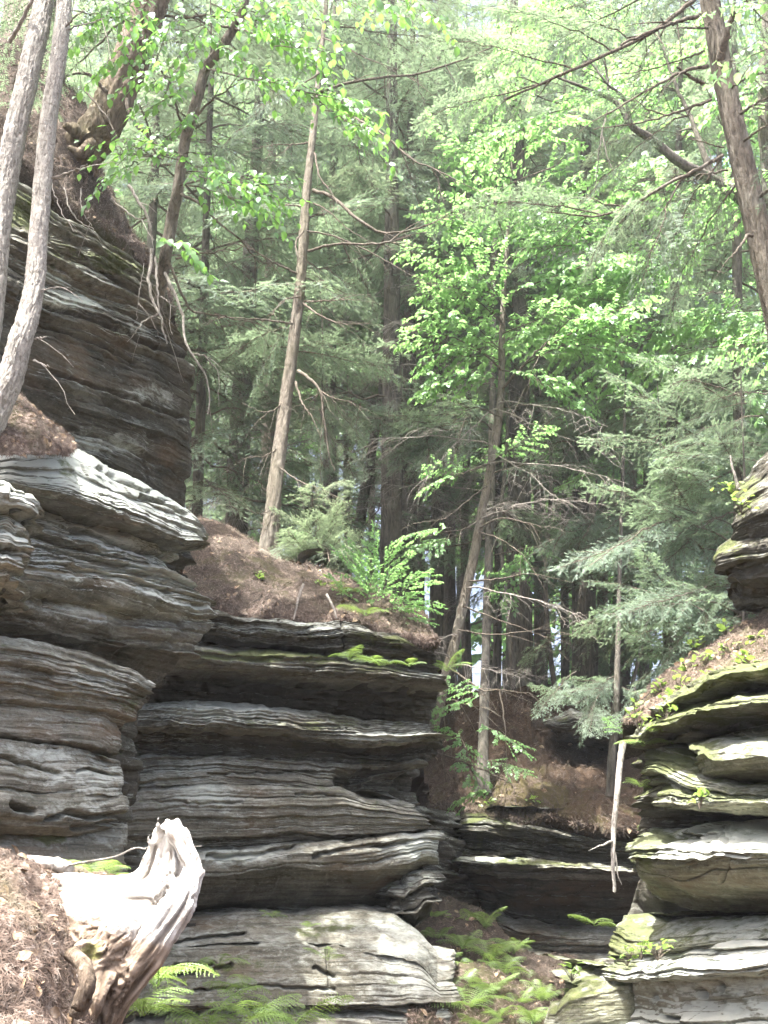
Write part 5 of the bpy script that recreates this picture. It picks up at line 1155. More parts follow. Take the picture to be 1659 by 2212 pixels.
LB = [((1070, 600, 13.7), (960, 560, 13.2), 1), ((1080, 560, 13.8), (980, 480, 13.3), 1), ((1095, 540, 13.8), (1060, 440, 13.6), 1), ((1095, 560, 13.8), (1200, 500, 13.5), 1.1), ((1090, 640, 13.6), (960, 620, 13.0), .9), ((1090, 640, 13.6), (1200, 600, 13.2), 1.1), ((1084, 760, 13.5), (940, 690, 12.9), 1.0), ((1084, 780, 13.5), (900, 730, 12.8), 1.0),
      ((1040, 770, 13.3), (900, 780, 12.8), .75), ((1030, 810, 13.3), (900, 850, 12.7), .7), ((1083, 820, 13.4), (980, 820, 13.), 1.0), ((1085, 760, 13.5), (1010, 700, 13.2), .9), ((1086, 720, 13.5), (1170, 690, 13.1), 1.0), ((1130, 790, 13.2), (1230, 740, 12.9), 1.0), ((1160, 760, 13.1), (1280, 700, 12.8), 1.0), ((1180, 740, 13), (1320, 760, 12.7), .9), ((1085, 800, 13.4), (1180, 820, 13.1), 1.0),
      ((1120, 800, 13.2), (1210, 850, 12.9), .8), ((1000, 1020, 12.9), (890, 1060, 12.5), .5), ((1030, 1010, 13.), (930, 1010, 12.7), .5), ((980, 1140, 12.6), (900, 1150, 12.4), .5), ((980, 1160, 12.7), (900, 1185, 12.4), .45), ((1060, 1000, 13.2), (1120, 960, 12.9), .6), ((1100, 700, 13.5), (1060, 620, 13.2), .9), ((1085, 700, 13.6), (1010, 640, 13.2), .9),
      ((1100, 500, 13.9), (1160, 420, 13.8), 1.), ((1105, 420, 14), (1030, 350, 13.8), 1.), ((1108, 350, 14.2), (1180, 280, 14), 1.), ((960, 1500, 12.3), (910, 1545, 12.1), .4), ((990, 1580, 12.4), (1010, 1640, 12.2), .5), ((1040, 1500, 12.2), (1000, 1490, 12), .5), ((1050, 1500, 12.2), (980, 1520, 12), .5), ((1030, 1560, 12.3), (1100, 1600, 12.0), .5), ((1080, 1700, 12.2), (1010, 1720, 12.), .45), ((1040, 1640, 12.2), (1110, 1660, 12), .4), ((1000, 1600, 12.4), (960, 1580, 12.2), .4)]
for q0, q1, sc in LB:
    a = PQ(*q0); b = PQ(*q1); bough(slim, LEAFB, a, b - a, sc * 0.85, rr, roll=rr.gauss(0, .15))

# ---- arching maple behind the right-hand trunk
am = thing('maple_tree', PQ(1738, 1000, 13.2).tolist(), 'dark-limbed maple arching across behind the brown right-hand trunk', 'tree')
_, ap, _ = add_trunk(am, [(1745, 1240, 13.2), (1738, 900, 13.3), (1690, 560, 13.4), (1612, 440, 13.3), (1540, 390, 13.2), (1473, 353, 13.0), (1406, 300, 12.9), (1366, 273, 12.8), (1339, 230, 12.8), (1316, 213, 12.8), (1256, 187, 12.7), (1203, 167, 12.7)], [22, 20, 18, 16, 14, 12, 10, 8, 6.5, 5, 4, 2.5], M_bark_dark, 200, 20, 0.10, 14, 111)
for q, a, b in (([(1316, 213, 12.8), (1312, 170, 12.8), (1306, 133, 12.8)], .022, .012), ([(1366, 270, 12.8), (1345, 210, 12.7), (1310, 180, 12.6), (1280, 140, 12.6), (1250, 105, 12.5)], .022, .008), ([(1540, 390, 13.2), (1520, 330, 13.2), (1490, 250, 13.3)], .05, .03), ([(1490, 250, 13.3), (1450, 160, 13.3), (1420, 60, 13.3)], .03, .012),
                ([(1312, 240, 12.7), (1300, 290, 12.5), (1290, 370, 12.5), (1284, 420, 12.5)], .010, .004), ([(1300, 290, 12.5), (1316, 350, 12.4), (1330, 380, 12.4), (1370, 410, 12.4)], .008, .003), ([(1668, 480, 13.35), (1650, 250, 13.3), (1655, 80, 13.3), (1662, -80, 13.4)], .09, .06)):
    branch(am, q, a, b, M_bark_dark, 20, 7, sub=3)
rr = random.Random(41)
for k in range(58):
    x = rr.uniform(1130, 1680); y = rr.uniform(0, 800) if k % 3 else rr.uniform(480, 800); Y = rr.uniform(12.6, 15.5)
    a = PQ(x + rr.uniform(20, 100), y - rr.uniform(-20, 40), Y + 0.3); b = PQ(x - 60, y, Y)
    bough(am, LEAFB, a, b - a + np.array([0, rr.uniform(-.5, .5), 0]), rr.uniform(0.8, 1.15), rr, roll=rr.gauss(0, .2))
# ---- brown trunk on the right
rt = thing('hemlock_tree', PQ(1665, 1000, 8.6).tolist(), 'sunlit brown-barked trunk with broken stubs leaning in at the upper right', 'tree')
_, rp, _ = add_trunk(rt, [(1725, 1180, 8.8), (1714, 950, 8.8), (1690, 740, 8.75), (1656, 580, 8.7), (1620, 420, 8.65), (1588, 280, 8.6), (1561, 160, 8.6), (1544, 60, 8.6), (1528, -40, 8.6), (1510, -250, 8.7), (1490, -600, 9)], [34, 31, 30, 29, 28, 26, 25, 24, 23, 20, 14], M_bark_grey, 320, 56, 0.075, 20, 121)
RB = [([(1513, 33, 8.5), (1470, 45, 8.4), (1420, 62, 8.3), (1340, 97, 8.2)], .020, .010, 2), ([(1505, -5, 8.5), (1450, 40, 8.4), (1389, 80, 8.3), (1239, 150, 8.2), (1160, 185, 8.2), (1090, 215, 8.2)], .022, .008, 8), ([(1529, 143, 8.5), (1490, 150, 8.4), (1439, 173, 8.3), (1380, 205, 8.3), (1313, 247, 8.2)], .018, .006, 6), ([(1520, 110, 8.5), (1470, 130, 8.5), (1390, 153, 8.4), (1306, 163, 8.4)], .010, .003, 5),
      ([(1536, 217, 8.5), (1490, 232, 8.4), (1439, 250, 8.3), (1370, 268, 8.3), (1283, 280, 8.2)], .014, .004, 6), ([(1563, 337, 8.5), (1500, 370, 8.4), (1439, 400, 8.3), (1356, 447, 8.2), (1293, 467, 8.2), (1230, 462, 8.2), (1173, 457, 8.2)], .018, .004, 10), ([(1570, 367, 8.5), (1530, 375, 8.4), (1480, 381, 8.4)], .010, .004, 3), ([(1562, 318, 8.5), (1520, 308, 8.4), (1460, 290, 8.3)], .008, .003, 3),
      ([(1519, 182, 8.5), (1490, 165, 8.4), (1462, 144, 8.35)], .018, .010, 0), ([(1556, 130, 8.4), (1566, 85, 8.3), (1574, 55, 8.25), (1586, 27, 8.2)], .040, .018, 0), ([(1622, 507, 8.5), (1610, 515, 8.4), (1590, 545, 8.3), (1566, 570, 8.3)], .016, .003, 2), ([(1600, 245, 8.4), (1630, 225, 8.2), (1665, 205, 8.1)], .014, .006, 4), ([(1606, 305, 8.4), (1640, 280, 8.2), (1670, 262, 8.1)], .012, .005, 3), ([(1640, 425, 8.5), (1665, 405, 8.3)], .014, .008, 0),
      ([(1528, 60, 8.5), (1490, 60, 8.4), (1460, 62, 8.4)], .012, .004, 3), ([(1580, 190, 8.4), (1620, 165, 8.2), (1670, 150, 8.1)], .010, .004, 4)]
for q, a, b, sb in RB: branch(rt, q, a, b, M_twig, 24, 7, sub=sb)
rr = random.Random(51)
for q0, q1, sc in (((1439, 400, 8.3), (1300, 500, 8.2), .55), ((1480, 380, 8.4), (1400, 520, 8.4), .55), ((1300, 465, 8.2), (1170, 440, 8.2), .5), ((1356, 447, 8.2), (1250, 420, 8.3), .5), ((1439, 250, 8.3), (1380, 220, 8.4), .5), ((1500, 230, 8.4), (1420, 290, 8.5), .5), ((1380, 82, 8.3), (1300, 60, 8.3), .5), ((1240, 150, 8.2), (1130, 120, 8.2), .5), ((1180, 180, 8.2), (1060, 210, 8.2), .5), ((1450, 40, 8.4), (1380, 130, 8.5), .5), ((1320, 110, 8.3), (1230, 60, 8.3), .5), ((1560, 340, 8.6), (1450, 480, 8.8), .6), ((1590, 400, 8.7), (1480, 560, 9.), .6), ((1640, 250, 8.2), (1690, 330, 8.2), .5), ((1620, 170, 8.2), (1690, 120, 8.2), .5), ((1500, 20, 8.5), (1440, -20, 8.5), .5)):
    a = PQ(*q0); b = PQ(*q1); bough(rt, HEM, a, b - a, sc, rr)
for k in range(12):
    p = pt_on(rp, 0.80 + 0.18 * k / 11); a = 2.4 * k
    bough(rt, HEM, p, (math.cos(a), math.sin(a), 0.05), 0.9, rr)
# near leafy twig hanging in at the upper right corner
lw = thing('leafy_branch', PQ(1700, 40, 7).tolist(), 'leafy green branch hanging into the upper right corner across the brown trunk', 'branch')
l2 = LeafTree(lw, 8, M_leaf2, 0.075)
for x0, y0, x1, y1 in ((1700, -10, 1510, 40), (1700, 60, 1530, 170), (1700, 90, 1512, 195), (1700, 20, 1610, 10), (1700, 140, 1620, 150)):
    l2.spray((x0, y0, 7.0), (x1, y1, 6.8), n=24, side=0.25, nsec=3)
l2.finish(300)
# low hemlock sprays in front of the wood, over the distant cave and the pale one on the plateau
for lb, spots, lib in (('young pale hemlock spreading low sprays beside the slim middle hemlock', [(690, 1235, 12.2, 610, 1160, .65), (690, 1235, 12.2, 740, 1160, .7), (690, 1235, 12.2, 680, 1140, .6), (690, 1235, 12.2, 780, 1200, .6), (690, 1235, 12.2, 640, 1200, .6), (690, 1240, 12.1, 720, 1190, .6), (690, 1220, 12.2, 700, 1050, .6), (690, 1200, 12.2, 740, 960, .5)], HEMP),
                       ('hemlock sprig fanning out over the mouth of the distant cave', [(1330, 1485, 12.8, 1190, 1510, .6), (1330, 1485, 12.8, 1250, 1525, .55), (1330, 1480, 12.8, 1385, 1520, .5), (1330, 1470, 12.8, 1290, 1530, .5), (1330, 1460, 12.8, 1230, 1490, .5)], HEM),
                       ('broad drooping hemlock spray hanging before the broad dark trunks', [(1420, 1080, 15, 1300, 1130, 1.2), (1420, 1090, 15, 1180, 1150, 1.3), (1420, 1080, 15, 1360, 1150, 1.1), (1400, 880, 15, 1240, 890, 1.3), (1400, 860, 15, 1250, 860, 1.2), (1440, 940, 15, 1330, 960, 1.2)], HEM),
                       ('pale hemlock spray arching out over the leafy shrub', [(1010, 900, 15.5, 830, 900, 1.1), (1010, 910, 15.5, 850, 930, 1.0), (1000, 960, 15.5, 880, 980, .9), (1010, 900, 15.5, 900, 960, .9)], HEM),
                       ('sunlit hemlock spray drooping behind the slim middle hemlock', [(690, 850, 14.5, 760, 930, .8), (690, 880, 14.5, 770, 990, .8), (700, 620, 14.5, 790, 655, .8), (700, 880, 14.5, 720, 1000, .7)], HEMP),
                       ('low feathery hemlock growing above the needle slope by the black overhang', [(1600, 1330, 10.5, 1480, 1240, .9), (1600, 1330, 10.5, 1500, 1330, .9), (1600, 1300, 10.5, 1440, 1290, .9), (1620, 1200, 11, 1460, 1150, 1.), (1620, 1150, 11, 1450, 1080, 1.), (1640, 1100, 11, 1500, 1010, 1.), (1640, 1000, 11, 1490, 960, 1.), (1600, 1350, 10.5, 1440, 1370, .9), (1560, 1400, 10.5, 1420, 1420, .8), (1640, 900, 11.5, 1480, 900, 1.), (1660, 850, 11.5, 1500, 830, 1.), (1640, 1100, 11, 1420, 1180, 1.1), (1600, 1350, 11, 1380, 1300, 1.)], HEM)):
    x, y, Y = spots[0][:3]
    t = thing('young_hemlock', PQ(x, y + 20, Y).tolist(), lb, 'tree'); rr = random.Random(x)
    foot = PQ(x + 4, y + 60, Y); tops = PQ(x, min(s[1] for s in spots) - 40, Y)
    mb = MB(); mb.tube(smooth_path([foot, (foot + tops) / 2 + [0.03, 0, 0], tops], 20), np.linspace(.014, .006, 20), 7); mb.build('stem', M_bark_dark, t)
    for x0, y0, Y0, x1, y1, sc in spots:
        for k in range(3):
            a = PQ(x0 + rr.gauss(0, 25) * (k > 0) + 0.35 * k * (x1 - x0), y0 + rr.gauss(0, 30) * (k > 0) + 0.35 * k * (y1 - y0), Y0 + 0.3 * rr.gauss(0, 1) * (k > 0)); b = PQ(x1 + rr.gauss(0, 30), y1 + rr.gauss(0, 25), Y0 - 0.4)
            bough(t, lib, a, b - a, sc * 0.55 * rr.uniform(.8, 1.2), rr)
# leafy shrub on the plateau edge
sh = thing('leafy_shrub', PQ(830, 1330, 11).tolist(), 'fresh green leafy shrub on the edge of the needle slope', 'shrub'); rr = random.Random(8)
for q0, q1, sc in (((800, 1310, 11), (770, 1170, 11), .7), ((810, 1310, 11), (810, 1160, 11), .8), ((820, 1310, 11), (850, 1190, 10.9), .75), ((830, 1320, 11), (900, 1250, 10.8), .7), ((830, 1330, 10.9), (930, 1300, 10.7), .6), ((830, 1330, 10.9), (920, 1340, 10.7), .5), ((820, 1320, 10.9), (760, 1230, 10.8), .7), ((800, 1320, 10.8), (840, 1250, 10.5), .6), ((790, 1310, 10.8), (800, 1230, 10.5), .6), ((850, 1330, 10.8), (880, 1290, 10.5), .5), ((780, 1320, 10.8), (740, 1270, 10.6), .5)):
    a = PQ(*q0); b = PQ(*q1); bough(sh, LEAFB, a, b - a, sc * 0.58, rr)
for lb, (x, y, Y), sps in (('small leafy sprig growing beside the young trunk at the cave mouth', (1345, 1590, 9.2), [(1320, 1555), (1370, 1550)]), ('bright maple sprig hanging among the broad dark trunks', (1370, 990, 16), [(1250, 1010), (1290, 1000), (1270, 1030), (1230, 1040)]), ('leafy sprig hanging low before the cave, in front of the bank', (1160, 1190, 15), [(1120, 1200), (1090, 1240), (1200, 1200), (1060, 1300)])):
    t = thing('leafy_sprig', PQ(x, y, Y).tolist(), lb, 'sprig')
    for (a_, b_) in sps:
        a = PQ(x, y, Y); b = PQ(a_, b_, Y - .2); bough(t, LEAFB, a, b - a, min(1.0, np.linalg.norm(b - a) / 1.4), rr)
# ------------------------------------------------------------------ ferns and low plants
def frond_mesh(seed, npair=15, curl=0.55):
    r = np.random.default_rng(seed); mb = MB()
    t = np.linspace(0, 1, 14); spine = np.stack([t - 0.12 * t ** 3, 0.04 * np.sin(t * 3 + seed), 0.42 * t - curl * t * t], -1)
    mb.tube(spine, np.linspace(0.010, 0.002, 14), 3, cap=False)
    V = []
    for i in range(npair):
        f = 0.14 + 0.86 * i / npair
        p = np.array([np.interp(f, t, spine[:, c]) for c in range(3)]); T = np.array([1, 0, 0.42 - 2 * curl * f]); T /= np.linalg.norm(T)
        ln = 0.27 * math.sin(math.pi * min(1, (f * 0.86 + 0.12))) ** 0.8 * (0.85 + 0.3 * r.random())
        for sg in (-1, 1):
            d = T * 0.38 + np.array([0, sg, -0.10 + 0.08 * r.normal()]); d /= np.linalg.norm(d)
            wd = 0.026 * (1 - 0.35 * f); m = 6
            cr = np.cross(d, [0, 0, 1]); cr /= np.linalg.norm(cr)
            for j in range(m):
                a = j / m; b = (j + 0.95) / m; w = wd * (1 - 0.75 * a)
                dz = np.array([0, 0, -0.25 * ln])
                A = p + d * ln * a + dz * a * a; Bp = p + d * ln * b + dz * b * b
                for s2 in (-1, 1): V.append([A, Bp, (A + Bp) / 2 + cr * w * s2 + d * ln * 0.06])
            V.append([p + d * ln * 0.9 - cr * 0.004, p + d * ln * 0.9 + cr * 0.004, p + d * ln * 1.1 + [0, 0, -0.25 * ln]])
    V = np.array(V).reshape(-1, 3); mb.add(V, np.arange(len(V)).reshape(-1, 3))
    tris = []
    for f in mb.Fq: tris += [f[:, [0, 1, 2]], f[:, [0, 2, 3]]] if f.shape[1] == 4 else [f]
    return as_mesh(mk('frond', np.vstack(mb.V), np.vstack(tris), M_fern, smooth=False))
FROND = [frond_mesh(1), frond_mesh(2, 14, 0.7), frond_mesh(3, 17, 0.42)]
def fern(label, q, n=6, L=0.38, spread=None, seed=0, name='fern', group=None, tilt=0.35):
    p = V3(q); t = thing(name, p, label, 'fern', group); r = random.Random(seed + int(q[0]))
    for k in range(n):
        az = (2 * math.pi * k / n + r.gauss(0, .35)) if spread is None else r.uniform(*spread)
        M = Matrix.Translation(p) @ Matrix.Rotation(az, 4, 'Z') @ Matrix.Rotation(-tilt + r.gauss(0, .15), 4, 'Y') @ Matrix.Rotation(r.gauss(0, .2), 4, 'X') @ Matrix.Scale(L * r.uniform(.7, 1.15), 4)
        inst('frond', FROND[r.randrange(3)], t, M)
    return t
FERNS = [
 ('large fern at the bottom edge on the pale shelf, leftmost of three', (450, 2222, 8.2), 8, .48), ('large fern in the middle of three along the bottom edge of the shelf', (545, 2200, 8.3), 8, .46), ('large spreading fern at the bottom edge, nearest the rust-coloured needle tuft', (640, 2215, 8.2), 8, .50),
 ('medium fern on the shelf just above the three large ferns', (530, 2140, 8.5), 6, .30), ('small fern in the rusty hollow of the pale shelf', (470, 2085, 8.8), 5, .22), ('tiny fern growing from the crack above the rust-coloured tuft', (708, 2075, 8.7), 4, .20),
 ('bright fern peeping out behind the dark side of the stump', (335, 2130, 5.2), 7, .30), ('pale fern low behind the stump foot', (310, 2195, 4.9), 7, .26), ('sunlit fern tucked behind the hollow of the stump', (265, 1905, 4.75), 6, .17), ('sunlit fern on the bank beside the white fallen branch', (205, 1895, 4.7), 6, .19), ('tiny plantlet on the bank at the end of the white fallen branch', (30, 1865, 4.6), 4, .08),
 ('fern draped along the dark ledge high on the middle block', (755, 1425, 9.45), 7, .27), ('little fern at the far end of the high fern ledge', (800, 1432, 9.5), 5, .20), ('single fern tuft low on the dark ledge near the block end', (885, 1440, 9.6), 4, .20), ('fern hanging off the end of the middle block by the dead twigs', (965, 1450, 10.6), 6, .30),
 ('small fern under the overhang at the top of the shelf', (590, 1982, 9.4), 5, .17), ('tiny fern just below the overhang at the top of the shelf', (662, 2005, 9.2), 4, .14), ('fern on the crest of the needle slope beside the leafy shrub', (790, 1330, 10.3), 6, .30), ('pale fern on the needle slope behind the leafy shrub', (735, 1290, 10.9), 6, .34),
 ('lone fern on the pale ledge end before the dark far block', (1285, 2000, 9.6), 4, .26), ('fern in the black gap below the mossy lip', (1390, 1612, 8.1), 6, .22), ('grassy fern on the green boulder below the mossy lip', (1385, 1700, 8.2), 6, .16), ('upright fern beside the leafy plant on the mossy lip', (1432, 1580, 7.9), 6, .18)]
for i, (lb, q, n, L) in enumerate(FERNS): fern(lb, q, n, L, seed=i)
SL = [(935, 1985, 11.6), (985, 2005, 11.6), (1040, 2010, 11.6), (945, 2035, 10.9), (1000, 2050, 10.7), (1060, 2075, 10.5), (960, 2080, 10.3), (1025, 2110, 10.1), (1090, 2115, 10.2), (1140, 2135, 10.1), (985, 2140, 9.7), (1060, 2155, 9.6), (1120, 2175, 9.5), (1170, 2165, 9.6), (1010, 2185, 9.3), (1080, 2205, 9.2), (1150, 2215, 9.1), (950, 2170, 9.5), (1040, 2225, 9.0), (1110, 2060, 10.9)]
WORDS = ['topmost fern of the litter slope, beside the black boulder', 'high fern on the litter slope, second from the black boulder', 'high fern on the litter slope under the far block', 'fern of the litter slope just below the black boulder', 'fern near the middle of the litter slope, upper half', 'fern where the litter slope meets the fallen stick', 'fern against the edge of the pale shelf', 'fern at the very centre of the litter slope',
         'fern in the upper half of the slope, nearest the far block foot', 'fern beside the top corner of the olive-green boulder', 'fern near the shelf edge in the lower half of the slope', 'fern in the lower middle of the litter slope', 'fern growing close before the olive-green boulder', 'fern touching the olive-green boulder', 'low fern on the slope near the shelf tip', 'low fern in the bottom middle of the slope', 'lowest fern before the olive-green boulder', 'fern under the rounded tip of the pale shelf', 'bottommost fern of the litter slope', 'fern on the bare strip beside the fallen stick']
EX, _t = EARTH[4]
for i, (q, wd) in enumerate(zip(SL, WORDS)):
    fern(wd, q, 10, 0.20 + 0.06 * (i % 3), seed=50 + i, group='ferns on the litter slope', tilt=0.6)

# small leafy plants: rosettes of single leaves
lp_me = leaf_me.copy(); lp_me.materials.clear(); lp_me.materials.append(M_fern)
def low_plant(label, q, n=9, s=0.07, seed=0, h=0.10, group=None):
    p = V3(q); t = thing('low_plant', p, label, 'plant', group); r = random.Random(seed)
    mb = MB()
    for k in range(n):
        az = r.random() * 6.28; el = r.uniform(0.0, 0.9); base = p + Vector((r.gauss(0, .04), r.gauss(0, .03), r.uniform(0, h)))
        d = Vector((math.cos(az) * math.cos(el), math.sin(az) * math.cos(el), math.sin(el)))
        M = bough_matrix(base, d, s * r.uniform(.7, 1.3), r.gauss(0, .4)); inst('leaf', lp_me, t, M)
        mb.tube([list(p + Vector((0, 0, -0.03))), list(p.lerp(base, .6)), list(base)], 0.0025, 3, cap=False)
    mb.build('stems', M_twig, t)['kind'] = 'stuff'
PL = [(1372, 1545, 8.5, 'leafy plant at the lower tip of the tan needle slope'), (1420, 1500, 8.55, 'leafy plant low on the tan needle slope'), (1455, 1520, 8.15, 'bright leafy plant on the moss edge of the tan slope'), (1490, 1455, 8.4, 'leafy plant midway up the tan needle slope'), (1530, 1440, 8.2, 'pale leafy plant in the middle of the tan slope'),
      (1540, 1480, 7.85, 'leafy plant above the mossy lip, midway'), (1580, 1420, 8.0, 'leafy plant high on the tan needle slope'), (1610, 1440, 7.75, 'leafy plant above the mossy lip, near the picture edge'), (1570, 1370, 8.45, 'leafy plant near the crest of the tan slope'), (1500, 1402, 8.8, 'tuft of leaves on the crest of the tan slope'), (1470, 1490, 8.25, 'small leafy tuft beside the bright plant on the moss edge'), (1630, 1400, 7.95, 'leafy tuft at the picture edge of the tan slope'),
      (1435, 1555, 7.9, 'glossy leafy plant rooted under the mossy lip'), (1380, 1570, 8.2, 'leafy sprig at the mossy lip beside the dead pole'), (1385, 2062, 7.9, 'big-leaved plant on the pale stepped ledges'), (1355, 2075, 8.0, 'small plant beside the big-leaved one on the stepped ledges'), (1420, 2064, 7.75, 'short plant at the inner end of the stepped ledges'), (1235, 2110, 8.6, 'tiny plant at the corner of the olive-green boulder'), (1510, 1738, 7.3, 'tiny sprout on the face above the black gap'),
      (1600, 1100, 7.9, 'leafy tuft on the upper slab of the black overhang'), (1580, 1065, 8.0, 'small leafy tuft at the top of the black overhang'), (690, 1268, 10.9, 'little green plant on the needle slope'), (560, 1255, 10.6, 'faint green tuft on the reddish needle slope'), (1160, 1735, 14, 'low green tuft on the dim earth bank'), (1060, 1745, 13.9, 'green tuft on the lip of the far block')]
for i, (x, y, Y, lb) in enumerate(PL): low_plant(lb, (x, y, Y), 14, 0.055, 200 + i, 0.09)

# ------------------------------------------------------------------ bleached stump
def wood_material():
    m, nt, out = new_mat('weathered_wood'); N = NT(nt); pos = N.mapping((1, 1, 1))
    g = N.attr('grain'); b = N.attr('brown')
    n1 = N.noise(pos, 9.0, 5, 0.65); n2 = N.noise(pos, 70.0, 5, 0.7)
    c = N.mix(N.ramp(g, [(0.30, 0.0), (0.62, 1.0)]), (0.20, 0.18, 0.155), (0.52, 0.50, 0.46))
    c = N.mix(N.ramp(n2, [(0.56, 0.0), (0.72, 0.6)]), c, (0.16, 0.115, 0.08))
    bf = N.ramp(N.math('ADD', b, N.math('MULTIPLY', N.math('SUBTRACT', n1, 0.5), 1.0)), [(0.35, 0.0), (0.7, 1.0)])
    c2 = N.mix(N.ramp(g, [(0.3, 0.0), (0.65, 1.0)]), (0.08, 0.055, 0.036), (0.27, 0.20, 0.14))
    c = N.mix(N.math('MULTIPLY', bf, 0.9), c, c2)
    mf = N.ramp(N.math('ADD', N.attr('moss'), N.math('MULTIPLY', N.math('SUBTRACT', N.noise(pos, 16.0, 5, 0.7), 0.5), 1.6)), [(0.45, 0.0), (0.7, 0.85)])
    c = N.mix(mf, c, (0.16, 0.16, 0.05))
    N.l(N.principled(c, 0.88, N.bump(N.math('ADD', g, N.math('MULTIPLY', n2, 0.5)), 0.8, 0.012), 0.2), out.inputs[0]); return m
M_wood = wood_material()
SPN = [([(205, 2240, 4.0), (255, 2140, 3.98), (318, 2055, 3.98), (375, 1975, 4.0), (408, 1915, 4.05), (412, 1880, 4.08)], [34, 40, 44, 38, 28, 18]),
       ([(412, 1930, 4.04), (420, 1885, 4.08), (402, 1835, 4.1), (375, 1788, 4.12), (362, 1776, 4.13)], [22, 19, 20, 18, 9]),
       ([(80, 1915, 4.3), (150, 1918, 4.22), (225, 1935, 4.15), (300, 1945, 4.12), (360, 1920, 4.12)], [26, 28, 30, 36, 38]),
       ([(300, 1925, 4.2), (330, 1880, 4.2), (345, 1830, 4.19), (352, 1785, 4.17)], [30, 27, 24, 13]),
       ([(355, 1935, 4.14), (375, 1880, 4.17), (378, 1830, 4.18), (368, 1790, 4.16)], [40, 32, 24, 14]),
       ([(320, 1990, 4.05), (262, 2020, 3.98), (215, 2075, 3.95), (196, 2140, 3.93), (190, 2190, 3.92)], [44, 46, 38, 30, 16]),
       ([(300, 2020, 4.05), (270, 2090, 4.05), (235, 2160, 4.05), (215, 2260, 4.05)], [46, 44, 40, 34]),
       ([(232, 2110, 3.92), (214, 2150, 3.88), (205, 2185, 3.88), (200, 2215, 3.9)], [20, 17, 14, 6]),
       ([(205, 2050, 3.95), (180, 2048, 3.9), (166, 2052, 3.88)], [20, 17, 12]), ([(120, 1945, 4.15), (180, 1965, 4.05), (250, 1972, 4.02), (320, 1975, 4.02)], [14, 17, 20, 26]),
       ([(60, 1962, 4.2), (140, 1978, 4.08), (210, 1990, 4.0), (285, 2000, 3.99)], [22, 27, 32, 38]), ([(150, 2000, 4.04), (195, 2030, 3.98), (240, 2050, 3.97)], [20, 28, 34]), ([(90, 1938, 4.24), (180, 1948, 4.12), (260, 1958, 4.07), (330, 1955, 4.08)], [24, 30, 34, 38]), ([(110, 1905, 4.3), (200, 1912, 4.26), (280, 1915, 4.22), (330, 1890, 4.2)], [18, 22, 24, 26]), ([(345, 1800, 4.14), (340, 1780, 4.12), (343, 1764, 4.12)], [9, 6, 2]), ([(362, 1800, 4.12), (372, 1775, 4.12), (388, 1790, 4.12)], [9, 7, 3]), ([(330, 1830, 4.16), (318, 1815, 4.14), (326, 1795, 4.14)], [9, 6, 2]), ([(405, 1850, 4.08), (420, 1840, 4.08), (428, 1858, 4.07)], [10, 7, 2]), ([(425, 1900, 4.06), (437, 1885, 4.06), (441, 1872, 4.06)], [11, 7, 2]), ([(310, 1862, 4.17), (306, 1845, 4.15)], [8, 2])]
mb = MB(); SPP = []
for q, rq in SPN:
    P_ = smooth_path([PQ(*p) for p in q], 24); rad = np.interp(np.linspace(0, 1, 24), np.linspace(0, 1, len(rq)), [r0 * p[2] / F for r0, p in zip(rq, q)])
    mb.tube(P_, rad, 14); mb.tube(P_[:2][::-1], [rad[0], rad[0] * .9], 14); SPP.append(P_)
tmp = mb.build('tmp', M_wood)
md = tmp.modifiers.new('r', 'REMESH'); md.mode = 'VOXEL'; md.voxel_size = 0.0065
dg = bpy.context.evaluated_depsgraph_get(); em = tmp.evaluated_get(dg).to_mesh()
SV = np.empty(len(em.vertices) * 3, np.float32); em.vertices.foreach_get('co', SV); SV = SV.reshape(-1, 3).astype(float)
SNm = np.empty(len(em.vertices) * 3, np.float32); em.vertices.foreach_get('normal', SNm); SNm = SNm.reshape(-1, 3).astype(float)
SF = np.array([list(p.vertices) for p in em.polygons])
tmp.evaluated_get(dg).to_mesh_clear(); me_ = tmp.data; bpy.data.objects.remove(tmp); bpy.data.meshes.remove(me_)
# soften the union: a few rounds of smoothing
E_ = np.unique(np.sort(np.vstack([SF[:, [0, 1]], SF[:, [1, 2]], SF[:, [2, 3]], SF[:, [3, 0]]]), 1), axis=0)
for it in range(9):
    acc = np.zeros_like(SV); cn = np.zeros(len(SV))
    for a, b in ((0, 1), (1, 0)):
        for c in range(3): acc[:, c] += np.bincount(E_[:, a], SV[E_[:, b], c], len(SV))
        cn += np.bincount(E_[:, a], minlength=len(SV))
    SV = SV * 0.45 + 0.55 * acc / np.maximum(cn, 1)[:, None]
